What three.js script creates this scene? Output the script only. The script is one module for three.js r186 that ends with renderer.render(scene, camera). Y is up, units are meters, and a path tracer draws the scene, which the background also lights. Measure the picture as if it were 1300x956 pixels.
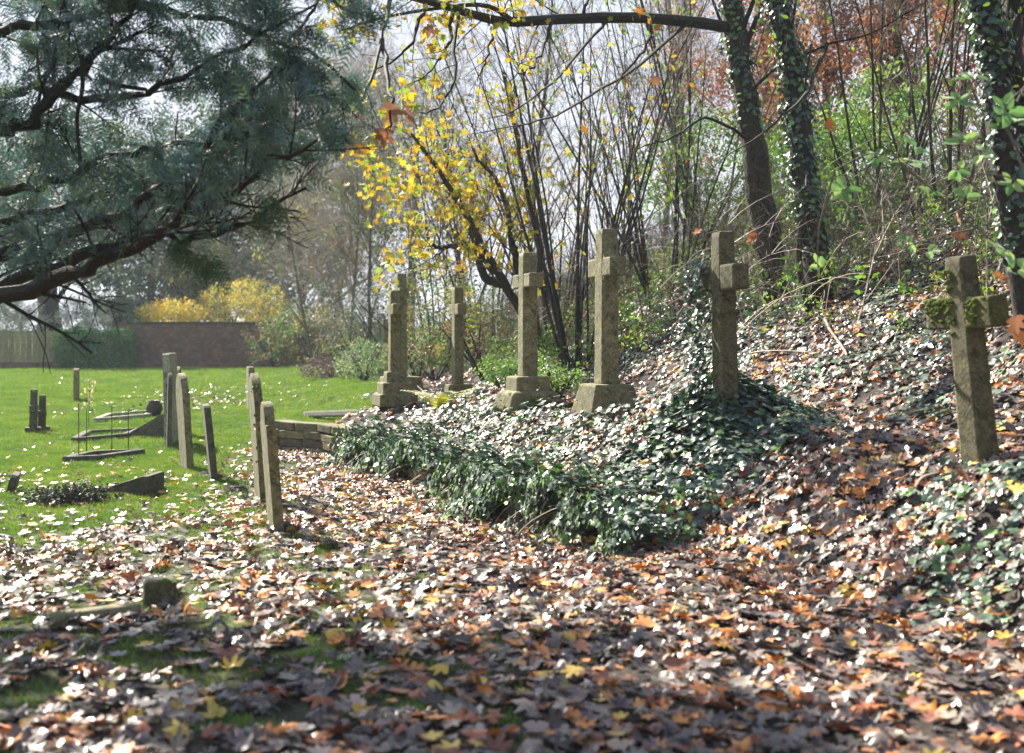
import * as THREE from 'three';
import { mergeGeometries } from 'three/addons/utils/BufferGeometryUtils.js';
import { createNoise2D, createNoise3D } from 'simplex-noise';

// ---------------------------------------------------------------- camera, sky, sun, exposure
const scene = new THREE.Scene();
const FPX = 1500, CX = 650, CY = 433, EYE = 1.6;                 // focal length and principal point, in pixels of a 1300 x 956 frame
const camera = new THREE.PerspectiveCamera(2 * Math.atan(478 / FPX) * 180 / Math.PI, 1300 / 956, 0.1, 900);
camera.position.set(0, EYE, 0);
camera.lookAt(0, EYE, -10);
camera.setViewOffset(1300, 956, 0, 478 - CY, 1300, 956);
camera.focus = 13.5; camera.userData.fStop = 1.7;

const SUN_AZ = 30 * Math.PI / 180, SUN_EL = 34 * Math.PI / 180;  // left of the view, above the horizon
const sunDir = new THREE.Vector3(-Math.sin(SUN_AZ) * Math.cos(SUN_EL), Math.sin(SUN_EL), -Math.cos(SUN_AZ) * Math.cos(SUN_EL));
{
  const W = 256, H = 128, data = new Float32Array(W * H * 4);
  for (let j = 0; j < H; j++) for (let i = 0; i < W; i++) {
    const y = Math.sin(((j + 0.5) / H - 0.5) * Math.PI), t = Math.pow(Math.max(0, y), 1.0), o = (j * W + i) * 4;
    data[o] = 0.36 + (0.07 - 0.36) * t; data[o + 1] = 0.375 + (0.11 - 0.375) * t; data[o + 2] = 0.4 + (0.21 - 0.4) * t; data[o + 3] = 1;
  }
  const sky = new THREE.DataTexture(data, W, H, THREE.RGBAFormat, THREE.FloatType);
  sky.mapping = THREE.EquirectangularReflectionMapping; sky.magFilter = THREE.LinearFilter; sky.needsUpdate = true;
  scene.background = sky; scene.environment = sky;
}
const sun = new THREE.DirectionalLight(new THREE.Color(1.0, 0.93, 0.8), 5);
sun.position.copy(sunDir).multiplyScalar(80); sun.target.position.set(0, 0, -12);
sun.castShadow = true; sun.shadow.mapSize.set(4096, 4096); sun.shadow.radius = 1.5;
Object.assign(sun.shadow.camera, { left: -40, right: 40, top: 40, bottom: -40, near: 1, far: 200 });
scene.add(sun, sun.target);
scene.fog = new THREE.FogExp2(0xdfe8f2, 0.0008);

const renderer = new THREE.WebGLRenderer({ antialias: true });
renderer.toneMapping = THREE.LinearToneMapping;
renderer.toneMappingExposure = 3.5;
renderer.shadowMap.enabled = true;

// ---------------------------------------------------------------- helpers
const V = (x, y, z) => new THREE.Vector3(x, y, z);
const mulberry = (a) => () => { a = (a + 0x6d2b79f5) | 0; let t = Math.imul(a ^ (a >>> 15), 1 | a); t = (t + Math.imul(t ^ (t >>> 7), 61 | t)) ^ t; return ((t ^ (t >>> 14)) >>> 0) / 4294967296; };
const rnd = mulberry(20241), rr = (a, b) => a + (b - a) * rnd(), pick = (a) => a[Math.floor(rnd() * a.length)];
const gauss = () => (rnd() + rnd() + rnd() + rnd() - 2) * 1.0;
const n2 = createNoise2D(mulberry(7)), n3 = createNoise3D(mulberry(11));
const fbm2 = (x, y, o = 4) => { let s = 0, a = 0.5; for (let i = 0; i < o; i++) { s += a * n2(x, y); x = x * 2.03 + 17; y = y * 2.03 - 9; a *= 0.5; } return s; };
const fbm3 = (x, y, z, o = 3) => { let s = 0, a = 0.5; for (let i = 0; i < o; i++) { s += a * n3(x, y, z); x *= 2.03; y *= 2.03; z *= 2.03; a *= 0.5; } return s; };
const sst = (a, b, x) => { const t = Math.min(1, Math.max(0, (x - a) / (b - a))); return t * t * (3 - 2 * t); };
const mix = (a, b, t) => a + (b - a) * t;
const col = (r, g, b) => new THREE.Color().setRGB(r, g, b);

const used = new Map();
function numbered(name) { const n = used.get(name) || 0; used.set(name, n + 1); return n ? name + '_' + String(n).padStart(3, '0') : name; }
function tag(o, label, category, group, kind) { o.userData.label = label; if (category) o.userData.category = category; if (group) o.userData.group = group; if (kind) o.userData.kind = kind; return o; }
function shade(o) { o.castShadow = true; o.receiveShadow = true; return o; }
function thing(name, label, category, p, group) { const g = new THREE.Group(); g.name = numbered(name); if (p) g.position.copy(p); scene.add(g); return tag(g, label, category, group); }
const JOINED = new Set(['twigs', 'branches', 'branchlets', 'stems', 'moss']);
function part(parent, name, geo, mat) { const m = shade(new THREE.Mesh(geo, mat)); m.name = name; if (JOINED.has(name)) m.userData.kind = 'stuff'; parent.add(m); return m; }
function solo(name, geo, mat, label, category, group, kind) { const m = shade(new THREE.Mesh(geo, mat)); m.name = numbered(name); scene.add(m); return tag(m, label, category, group, kind); }
// copies given in world space, hung under an unrotated parent
const _m = new THREE.Matrix4(), _q = new THREE.Quaternion(), _e = new THREE.Euler();
function copies(parent, name, geo, mat, list, kind = 'stuff') {
  if (!list.length) return null;
  const im = shade(new THREE.InstancedMesh(geo, mat, list.length)), off = parent.isScene ? V(0, 0, 0) : parent.position;
  list.forEach((c, i) => { const s = c.s.isVector3 ? c.s : V(c.s, c.s, c.s); _m.compose(c.p.clone().sub(off), c.q, s); im.setMatrixAt(i, _m); if (c.c) im.setColorAt(i, c.c); });
  im.name = name; if (kind) im.userData.kind = kind; parent.add(im); return im;
}
const quatE = (x, y, z, o = 'YXZ') => new THREE.Quaternion().setFromEuler(new THREE.Euler(x, y, z, o));
const randQ = () => quatE(rr(0, 6.28), rr(0, 6.28), rr(0, 6.28));
const UPV = V(0, 1, 0);
const alongQ = (dir, roll = 0) => new THREE.Quaternion().setFromUnitVectors(UPV, dir.clone().normalize()).multiply(quatE(0, roll, 0));

// ---------------------------------------------------------------- the lie of the land (d = distance ahead of the camera's foot, z = -d)
const ROW = V(-0.3, 0, -0.954);                                  // direction of the rows of graves
const uOf = (x, d) => 0.954 * x + 0.3 * d, vOf = (x, d) => -0.3 * x + 0.954 * d;
const fromUV = (u, v) => [0.954 * u - 0.3 * v, 0.3 * u + 0.954 * v];
const edgePts = [[-50, 4.2], [5, 3.9], [8.12, 3.42], [10.56, 3.09], [15.73, 2.64], [17.65, 1.88], [20, 2.5], [60, 4.5]];
function edgeU(v) { for (let i = 1; i < edgePts.length; i++) if (v < edgePts[i][0]) { const [a, b] = edgePts[i - 1], [c, e] = edgePts[i]; return mix(b, e, (v - a) / (c - a)) + 0.16 * fbm2(v * 0.9, 3.3, 2) + 0.05; } return 4.5; }
const CROSS6 = [1.86, 10.7];
function height(x, d) {
  const u = uOf(x, d), v = vOf(x, d), u0 = edgeU(v) + 0.1;
  const soft = 0.1 + 1.5 * sst(8.6, 7.2, v) + 2.6 * sst(17.4, 19.5, v);
  const terrace = mix(0.86, 0.5, sst(12, 23, v)) * (1 - 0.7 * sst(24, 36, v)), step = mix(0.3, 0.24, sst(16, 20, v)) * (0.85 + 0.5 * fbm2(v * 0.8, 1.5, 2));
  let h = sst(16, 52, d) * 0.42 + 0.05 * fbm2(x * 0.25, d * 0.25, 2);
  h += u < u0 ? 0.1 * sst(6, 9, v) * sst(18, 16.5, v) * Math.exp((u - u0) / 0.28) * (0.7 + 0.6 * fbm2(v * 1.3, 8, 2)) : 0.1 * sst(6, 9, v) * sst(18, 16.5, v) * sst(u0 + 0.3, u0, u);
  h += step * sst(u0, u0 + soft, u) + (terrace - step) * sst(u0 + 0.05, u0 + 1.75, u);
  const u1 = 5.7 + Math.max(0, v - 19) * 0.17;
  if (u > u1 - 0.4) { const t = u - u1 + 0.4; h += 0.56 * (t < 1 ? t * t * 0.5 : t - 0.5) * (t < 5 ? 1 : 0) + (t >= 5 ? 0.56 * 4.5 + 0.14 * Math.min(t - 5, 40) : 0); }
  const r6 = Math.hypot(x - CROSS6[0] + 0.05, d - CROSS6[1] + 0.1); h += 0.26 * Math.exp(-r6 * r6 / 0.42);
  return h + 0.025 * fbm2(x * 1.6, d * 1.6, 3) + sst(4.5, 7, u) * 0.12 * fbm2(x * 0.7 + 5, d * 0.7, 3);
}
const P = (px, py, d) => V((px - CX) / FPX * d, EYE + (CY - py) / FPX * d, -d);
function G(px, py) {                                             // where the sight line through that pixel meets the land
  let d = 2; for (; d < 120; d += 0.02) { const p = P(px, py, d); if (p.y <= height(p.x, d)) return p; } return P(px, py, 60);
}
const on = (x, d, up = 0) => V(x, height(x, d) + up, -d);
function groundNormal(x, d) { const e = 0.05; return V(-(height(x + e, d) - height(x - e, d)) / (2 * e), 1, (height(x, d + e) - height(x, d - e)) / (2 * e)).normalize(); }

// ---------------------------------------------------------------- textures
function texture(size, fn, srgb) {
  const data = new Uint8Array(size * size * 4);
  for (let j = 0; j < size; j++) for (let i = 0; i < size; i++) { const c = fn(i / size, j / size), o = (j * size + i) * 4; for (let k = 0; k < 3; k++) data[o + k] = Math.max(0, Math.min(255, (Array.isArray(c) ? c[k] : c) * 255)); data[o + 3] = 255; }
  const t = new THREE.DataTexture(data, size, size); t.wrapS = t.wrapT = THREE.RepeatWrapping; t.magFilter = THREE.LinearFilter; t.minFilter = THREE.LinearMipmapLinearFilter; t.generateMipmaps = true;
  if (srgb) t.colorSpace = THREE.SRGBColorSpace; t.needsUpdate = true; return t;
}
const tile = (f, k) => (u, v) => { const a = u * Math.PI * 2, b = v * Math.PI * 2; return f(Math.cos(a) * k, Math.sin(a) * k, Math.cos(b) * k + 3 * Math.sin(b) * k * 0.33, Math.sin(b) * k); };
const tnoise = (u, v, k, o = 4) => { const a = u * 6.2832, b = v * 6.2832, r = k / 6.2832; return fbm3(Math.cos(a) * r + 4, Math.sin(a) * r + Math.cos(b) * r * 1.0, Math.sin(b) * r - 2, o); };
const T = {};
T.stone = texture(512, (u, v) => {
  const a = tnoise(u, v, 9, 4), b = tnoise(u + 0.37, v + 0.11, 40, 3), l = sst(0.18, 0.34, tnoise(u + 0.2, v + 0.7, 16, 3)), dk = sst(0.12, 0.4, tnoise(u + 0.63, v + 0.4, 7, 3));
  const sp = sst(0.25, 0.4, tnoise(u + 0.9, v + 0.2, 60, 2)), base = 0.78 + 0.12 * a + 0.3 * b; return [base * (1 - 0.26 * dk) + 0.1 * l + 0.2 * sp, base * (1 - 0.23 * dk) + 0.11 * l + 0.2 * sp, base * (0.96 - 0.27 * dk) + 0.02 * l + 0.12 * sp];
}, true);
T.stoneBump = texture(512, (u, v) => 0.5 + 0.3 * tnoise(u, v, 22, 4) + 0.3 * tnoise(u + 0.3, v, 90, 2));
T.bark = texture(512, (u, v) => { const w = tnoise(u, v, 6, 3) * 0.15, s = tnoise(u * 1 + w, v * 0.25 + w, 46, 3), b = tnoise(u, v, 12, 3); const k = 0.72 + 0.4 * s + 0.25 * b, m = sst(0.1, 0.35, tnoise(u + 0.4, v + 0.3, 10, 3)); return [k * (1 - 0.25 * m), k * (1 - 0.05 * m), k * (0.95 - 0.4 * m)]; }, true);
T.barkBump = texture(512, (u, v) => 0.5 + 0.5 * tnoise(u, v * 0.3, 50, 3));
T.ground = texture(512, (u, v) => { const a = tnoise(u, v, 14, 4), b = tnoise(u + 0.5, v, 70, 3); const k = 0.72 + 0.3 * a + 0.4 * b; return [k, k, k * 0.95]; }, true);
T.groundBump = texture(512, (u, v) => 0.5 + 0.3 * tnoise(u, v, 30, 3) + 0.3 * tnoise(u, v, 110, 2));
T.brick = texture(1024, (u, v) => {                              // courses 2 px high in the picture: too fine to build
  const rows = 32, cols = 10, r = Math.floor(v * rows), fu = (u * cols + (r % 2) * 0.5) % 1, fv = (v * rows) % 1, c = Math.floor(u * cols + (r % 2) * 0.5) % cols;
  const joint = fv < 0.13 || fu < 0.045, h = n2(c * 3.1 + 0.5, r * 1.7 + 0.5), s = tnoise(u, v, 8, 4), f = tnoise(u, v, 80, 2);
  if (joint) return [0.46 + 0.1 * s, 0.42 + 0.1 * s, 0.39 + 0.1 * s];
  const k = 0.9 + 0.3 * s + 0.25 * f; return [(0.43 + 0.08 * h) * k, (0.35 + 0.06 * h) * k, (0.31 + 0.04 * h) * k];
}, true);

const std = (o) => new THREE.MeshStandardMaterial({ side: THREE.DoubleSide, ...o });
const phy = (o) => new THREE.MeshPhysicalMaterial({ side: THREE.DoubleSide, ...o });
const M = {
  stone: std({ color: col(0.34, 0.31, 0.21), map: T.stone, bumpMap: T.stoneBump, bumpScale: 0.004, roughness: 0.93, vertexColors: true }),
  ground: std({ color: col(1, 1, 1), map: T.ground, bumpMap: T.groundBump, bumpScale: 0.02, roughness: 0.95, vertexColors: true }),
  bark: std({ color: col(0.085, 0.068, 0.052), map: T.bark, bumpMap: T.barkBump, bumpScale: 0.03, roughness: 0.9 }),
  darkbark: std({ color: col(0.045, 0.036, 0.03), map: T.bark, bumpMap: T.barkBump, bumpScale: 0.01, roughness: 0.85 }),
  palebark: std({ color: col(0.2, 0.17, 0.135), map: T.bark, roughness: 0.85 }),
  twig: std({ color: col(0.12, 0.092, 0.07), roughness: 0.7 }),
  palewood: std({ color: col(0.3, 0.25, 0.19), roughness: 0.8 }),
  brick: std({ color: col(0.95, 0.9, 0.85), map: T.brick, roughness: 0.95 }),
  fence: std({ color: col(0.5, 0.45, 0.28), map: T.bark, roughness: 0.9 }),
  iron: std({ color: col(0.05, 0.045, 0.04), roughness: 0.6, metalness: 0.3 }),
};
const leafy = (r, g, b, o = {}) => phy({ color: col(r, g, b), roughness: 0.95, transmission: 0.4, thickness: 0, ior: 1.4, ...o });
const L = {
  litter: phy({ color: col(1, 1, 1), roughness: 0.9, transmission: 0.12, thickness: 0, clearcoat: 1, clearcoatRoughness: 0.32 }),
  ivy: phy({ color: col(1, 1, 1), roughness: 0.9, transmission: 0.22, thickness: 0, clearcoat: 0.9, clearcoatRoughness: 0.3 }),
  leaf: leafy(1, 1, 1, { clearcoat: 0.25, clearcoatRoughness: 0.45 }),
  grass: leafy(1, 1, 1, { transmission: 0.42 }),
  needle: leafy(1, 1, 1, { transmission: 0.35, clearcoat: 0.4, clearcoatRoughness: 0.4 }),
};

// ---------------------------------------------------------------- geometry builders
class Mesher {
  constructor() { this.p = []; this.uv = []; this.i = []; this.c = []; }
  vert(x, y, z, u = 0, v = 0) { this.p.push(x, y, z); this.uv.push(u, v); return this.p.length / 3 - 1; }
  tri(a, b, c) { this.i.push(a, b, c); }
  tube(pts, rad, sides = 5, cap = true) {
    const n = pts.length; let nx = V(0, 0, 1); let len = 0; const rings = [];
    for (let k = 0; k < n; k++) {
      const t = (k < n - 1 ? pts[k + 1].clone().sub(pts[k]) : pts[k].clone().sub(pts[k - 1])).normalize();
      if (k === 0 && Math.abs(t.z) > 0.9) nx = V(1, 0, 0);
      nx = nx.clone().sub(t.clone().multiplyScalar(nx.dot(t))).normalize(); const bn = t.clone().cross(nx);
      if (k) len += pts[k].distanceTo(pts[k - 1]);
      const r = typeof rad === 'function' ? rad(k / (n - 1)) : rad[k], ring = [];
      for (let s = 0; s <= sides; s++) { const a = s / sides * Math.PI * 2, w = typeof rad === 'function' && this.rough ? 1 + this.rough * n3(pts[k].x * 3 + Math.cos(a), pts[k].y * 2, pts[k].z * 3 + Math.sin(a)) : 1, ca = Math.cos(a) * r * w, sa = Math.sin(a) * r * w; ring.push(this.vert(pts[k].x + nx.x * ca + bn.x * sa, pts[k].y + nx.y * ca + bn.y * sa, pts[k].z + nx.z * ca + bn.z * sa, s / sides * Math.max(0.25, Math.round(r * 12) / 2), len)); }
      rings.push(ring);
    }
    for (let k = 1; k < n; k++) for (let s = 0; s < sides; s++) { const a = rings[k - 1][s], b = rings[k - 1][s + 1], c = rings[k][s], e = rings[k][s + 1]; this.tri(a, b, c); this.tri(b, e, c); }
    if (cap) for (const [ring, q] of [[rings[0], pts[0]], [rings[n - 1], pts[n - 1]]]) { const c = this.vert(q.x, q.y, q.z); for (let s = 0; s < sides; s++) this.tri(c, ring[s], ring[s + 1]); }
  }
  build(origin) {
    const g = new THREE.BufferGeometry(), a = new Float32Array(this.p);
    if (origin) for (let k = 0; k < a.length; k += 3) { a[k] -= origin.x; a[k + 1] -= origin.y; a[k + 2] -= origin.z; }
    g.setAttribute('position', new THREE.BufferAttribute(a, 3)); g.setAttribute('uv', new THREE.BufferAttribute(new Float32Array(this.uv), 2));
    g.setIndex(this.i); g.computeVertexNormals(); return g;
  }
}
const spline = (pts, n) => new THREE.CatmullRomCurve3(pts).getPoints(n);
function wander(start, dir, len, n, wob, pull = V(0, 0, 0)) {
  const pts = [start.clone()], d = dir.clone().normalize(), s = len / n; let p = start.clone();
  for (let k = 0; k < n; k++) { d.add(V(gauss() * wob, gauss() * wob, gauss() * wob)).addScaledVector(pull, 1 / n).normalize(); p = p.clone().addScaledVector(d, s); pts.push(p); }
  return pts;
}
function tubeGeo(pts, r0, r1, sides, origin, rough = 0) { const b = new Mesher(); b.rough = rough; b.tube(pts, (t) => mix(r0, r1, t), sides); return b.build(origin); }
const tangentAt = (pts, k) => pts[Math.min(k + 1, pts.length - 1)].clone().sub(pts[Math.max(k - 1, 0)]).normalize();
const sideDir = (t, spread) => { const a = V(gauss(), gauss(), gauss()).cross(t).normalize(); return t.clone().multiplyScalar(Math.cos(spread)).addScaledVector(a, Math.sin(spread)); };

// leaves: outline radius by angle, petiole at -y, lying in the xz plane (length along +z), with a curl
function leafGeo(outline, curl, cup, seed, stalk = 0) {
  const b = new Mesher(), n = outline.length, q = mulberry(seed), k1 = (q() - 0.5) * 1.2, k2 = q() * 6.28;
  const hgt = (x, z) => cup * (x * x + z * z) * 1.2 + curl * (Math.abs(x) * 0.9 - 0.15) + k1 * curl * z * z + 0.16 * curl * Math.sin(9 * x + k2) + 0.14 * curl * Math.sin(8 * z + k2 * 2);
  const c = b.vert(0, hgt(0, 0), 0), inner = [], outer = [];
  for (const [x, z] of outline) { inner.push(b.vert(x * 0.5, hgt(x * 0.5, z * 0.5), z * 0.5)); outer.push(b.vert(x, hgt(x, z), z)); }
  for (let k = 0; k < n; k++) { const m = (k + 1) % n; b.tri(c, inner[k], inner[m]); b.tri(inner[k], outer[k], outer[m]); b.tri(inner[k], outer[m], inner[m]); }
  if (stalk) { const a = b.vert(-0.012, hgt(0, -0.3), -0.28), e = b.vert(0.012, hgt(0, -0.3), -0.28), f = b.vert(0.05, hgt(0, 0) + 0.05, -0.28 - stalk); b.tri(a, e, f); }
  return b.build();
}
function lobed(spec) { return spec.map(([deg, r]) => { const a = deg * Math.PI / 180; return [Math.sin(a) * r, Math.cos(a) * r]; }); }
const mapleOut = lobed([[0, 0.62], [9, 0.46], [16, 0.44], [24, 0.27], [36, 0.4], [45, 0.56], [54, 0.5], [63, 0.42], [76, 0.25], [92, 0.38], [104, 0.44], [116, 0.36], [135, 0.3], [165, 0.24], [180, 0.14], [195, 0.24], [225, 0.3], [244, 0.36], [256, 0.44], [268, 0.38], [284, 0.25], [297, 0.42], [306, 0.5], [315, 0.56], [324, 0.4], [336, 0.27], [344, 0.44], [351, 0.46]]);
const ivyOut = lobed([[0, 0.58], [22, 0.36], [48, 0.46], [75, 0.3], [110, 0.4], [150, 0.3], [180, 0.16], [210, 0.3], [250, 0.4], [285, 0.3], [312, 0.46], [338, 0.36]]);
const ovalOut = lobed([[0, 0.56], [25, 0.42], [55, 0.31], [90, 0.27], [130, 0.33], [165, 0.4], [180, 0.44], [195, 0.4], [230, 0.33], [270, 0.27], [305, 0.31], [335, 0.42]]);
const GE = {
  maple: [leafGeo(mapleOut, 0.07, 0.05, 1, 0.5), leafGeo(mapleOut, 0.2, 0.14, 2, 0.5), leafGeo(mapleOut, -0.18, -0.14, 3, 0.5), leafGeo(mapleOut, 0.5, 0.25, 4, 0.4), leafGeo(mapleOut, -0.42, 0.15, 5)],
  ivy: [leafGeo(ivyOut, 0.12, -0.12, 6), leafGeo(ivyOut, -0.18, -0.2, 7), leafGeo(ivyOut, 0.25, 0.05, 8)],
  oval: [leafGeo(ovalOut, 0.25, -0.2, 9), leafGeo(ovalOut, -0.2, 0.15, 10)],
};
// a clump of n small leaves in a ball of radius 0.5, each four faces
function clumpGeo(n, size, seed, flat = 1) {
  const q = mulberry(seed), b = new Mesher();
  for (let k = 0; k < n; k++) {
    let p; do p = V(q() * 2 - 1, q() * 2 - 1, q() * 2 - 1); while (p.length() > 1); p.multiplyScalar(0.5); p.y *= flat;
    const e = new THREE.Euler(q() * 6.28, q() * 6.28, q() * 6.28), s = size * (0.6 + 0.8 * q());
    const w = (x, y, z) => { const t = V(x, y, z).multiplyScalar(s).applyEuler(e).add(p); return b.vert(t.x, t.y, t.z); };
    const a = w(0, 0, -0.5), l = w(-0.28, 0.09, -0.05), r = w(0.28, 0.09, -0.05), t = w(0, -0.08, 0.55), m = w(0, 0, -0.02);
    b.tri(a, l, m); b.tri(a, m, r); b.tri(l, t, m); b.tri(m, t, r);
  }
  return b.build();
}
GE.clump = [clumpGeo(16, 0.2, 21), clumpGeo(16, 0.2, 22), clumpGeo(22, 0.16, 23)];
GE.fine = [clumpGeo(34, 0.11, 25), clumpGeo(34, 0.11, 26)];
// a bare twig spray, unit long, growing along +y
function sprayGeo(seed, n, droop, r = 0.007) {
  const keep = mulberry(seed), b = new Mesher(); const g1 = () => (keep() + keep() + keep() - 1.5) * 1.15;
  const grow = (p, d, len, rad, lvl) => {
    const k = lvl ? 4 : 6, pts = [p.clone()]; let dd = d.clone(), q = p.clone();
    for (let i = 0; i < k; i++) { dd.add(V(g1() * 0.16, g1() * 0.1 - droop * 0.12, g1() * 0.16)).normalize(); q = q.clone().addScaledVector(dd, len / k); pts.push(q); }
    b.tube(pts, (t) => rad * (1 - 0.75 * t), 3, false);
    if (lvl < 2) for (let i = 0; i < (lvl ? 3 : n); i++) { const at = 1 + Math.floor(keep() * (pts.length - 1)), ax = V(g1(), g1(), g1()).cross(dd).normalize(); grow(pts[Math.min(at, pts.length - 1)], dd.clone().multiplyScalar(0.75).addScaledVector(ax, 0.6 + 0.4 * keep()).normalize(), len * (0.3 + 0.35 * keep()), rad * 0.55, lvl + 1); }
  };
  grow(V(0, 0, 0), V(0, 1, 0), 1, r, 0); return b.build();
}
GE.spray = [sprayGeo(31, 9, 0), sprayGeo(32, 9, 0.3), sprayGeo(33, 8, 0.7)];
GE.hazespray = [sprayGeo(34, 12, 0, 0.006), sprayGeo(35, 12, 0.4, 0.006)];
// yew sprig: drooping shoot with flat rows of needles, along +y, unit long
function yewGeo(seed) {
  const q = mulberry(seed), b = new Mesher();
  const shoot = (p, d, len, side) => {
    let pos = p.clone(), dd = d.clone(); const n = 7, across = dd.clone().cross(side).normalize();
    for (let k = 0; k < n; k++) {
      dd.add(V((q() - 0.5) * 0.12, -0.05, (q() - 0.5) * 0.12)).normalize(); const nx = pos.clone().addScaledVector(dd, len / n);
      for (const s of [-1, 1]) { const tip = pos.clone().addScaledVector(across, s * len * 0.16 * (1.15 - k / n)).addScaledVector(dd, len * 0.13).addScaledVector(side, (q() - 0.5) * 0.05); const a = b.vert(pos.x, pos.y, pos.z), c = b.vert(nx.x, nx.y, nx.z), e = b.vert(tip.x, tip.y, tip.z); b.tri(a, c, e); }
      pos = nx;
    }
  };
  const main = V(0, 1, 0), side = V(0, 0, 1); let p = V(0, 0, 0), d = main.clone();
  for (let k = 0; k < 6; k++) { d.add(V((q() - 0.5) * 0.2, 0, (q() - 0.5) * 0.2)).normalize(); p = p.clone().addScaledVector(d, 0.15); for (const s of [-1, 1]) shoot(p, d.clone().multiplyScalar(0.8).add(V(s * (0.6 + 0.3 * q()), 0, (q() - 0.5) * 0.5)).normalize(), 0.34 * (1.2 - k * 0.1), side); }
  shoot(p, d, 0.3, side); return b.build();
}
GE.yew = [yewGeo(41), yewGeo(42), yewGeo(43)];
GE.tuft = [51, 52, 53].map((seed) => { const q = mulberry(seed), b = new Mesher(); for (let k = 0; k < 9; k++) { const a = q() * 6.28, x = (q() - 0.5) * 0.9, z = (q() - 0.5) * 0.9, h = 0.5 + 0.6 * q(), l = 0.15 + 0.5 * q(), w = 0.045, dx = Math.cos(a), dz = Math.sin(a); const i0 = b.vert(x - dz * w, 0, z + dx * w), i1 = b.vert(x + dz * w, 0, z - dx * w), i2 = b.vert(x + dx * l * 0.35 - dz * w * 0.7, h * 0.6, z + dz * l * 0.35 + dx * w * 0.7), i3 = b.vert(x + dx * l * 0.35 + dz * w * 0.7, h * 0.6, z + dz * l * 0.35 - dx * w * 0.7), i4 = b.vert(x + dx * l, h * 0.9, z + dz * l); b.tri(i0, i1, i2); b.tri(i1, i3, i2); b.tri(i2, i3, i4); } return b.build(); });

// ---------------------------------------------------------------- ground
const grassAt = (x, d) => {                                      // 1 lawn, 0 leaf-covered earth
  const u = uOf(x, d), v = vOf(x, d), e = fbm2(x * 0.55, d * 0.55, 3) * 1.6;
  const terraceLawn = sst(17, 18.6, v + e * 0.5) * sst(4.6 + Math.max(0, v - 19) * 0.14, 3.9 + Math.max(0, v - 19) * 0.14, u + e * 0.3);
  const lower = sst(9.2, 12.2, d + e - (x + 3) * 0.9) * sst(1.7, 0.2, u + e * 0.4 - Math.max(0, v - 16) * 0.3);
  const fore = 0.85 * sst(0.17, 0.38, fbm2(x * 1.1 + 3, d * 0.9, 3)) * sst(0.2, -1.2, x - (6.5 - d) * 0.3) * sst(9, 7, d);
  const mossy = 0.45 * sst(2.3, 0.9, u) * sst(-0.2, 0.3, fbm2(x * 1.2 + 40, d * 1.2, 3)) * sst(4.5, 6, d);
  return Math.max(terraceLawn, lower, fore * 0.9, mossy);
};
{
  const axis = (dense0, dense1, step, lo, hi, grow) => { const a = []; for (let x = dense0; x <= dense1 + 1e-6; x += step) a.push(x); let s = step, x = dense1; while (x < hi) { s *= grow; x += s; a.push(x); } s = step; x = dense0; const left = []; while (x > lo) { s *= grow; x -= s; left.push(x); } return left.reverse().concat(a); };
  const xs = axis(-9, 9, 0.1, -500, 500, 1.13), ds = axis(3, 26, 0.1, -120, 700, 1.12);
  const pos = [], uv = [], c = [], idx = [];
  for (const d of ds) for (const x of xs) {
    pos.push(x, height(x, d), -d); uv.push(x * 0.7, d * 0.7);
    const g = grassAt(x, d), n = fbm2(x * 0.8, d * 0.8, 4), n1 = fbm2(x * 0.15 + 9, d * 0.15, 2);
    const gr = [0.11 + 0.03 * n, 0.18 + 0.05 * n + 0.03 * n1, 0.02], so = [0.06 + 0.03 * n, 0.042 + 0.02 * n, 0.03 + 0.012 * n];
    for (let k = 0; k < 3; k++) c.push(mix(so[k], gr[k], g));
  }
  const w = xs.length; for (let j = 0; j < ds.length - 1; j++) for (let i = 0; i < w - 1; i++) { const a = j * w + i; idx.push(a, a + 1, a + w, a + 1, a + w + 1, a + w); }
  const g = new THREE.BufferGeometry(); g.setAttribute('position', new THREE.Float32BufferAttribute(pos, 3)); g.setAttribute('uv', new THREE.Float32BufferAttribute(uv, 2)); g.setAttribute('color', new THREE.Float32BufferAttribute(c, 3)); g.setIndex(idx); g.computeVertexNormals();
  solo('ground', g, M.ground, 'churchyard ground of grass and earth rising into a bank', 'ground', null, 'structure');
}

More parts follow.
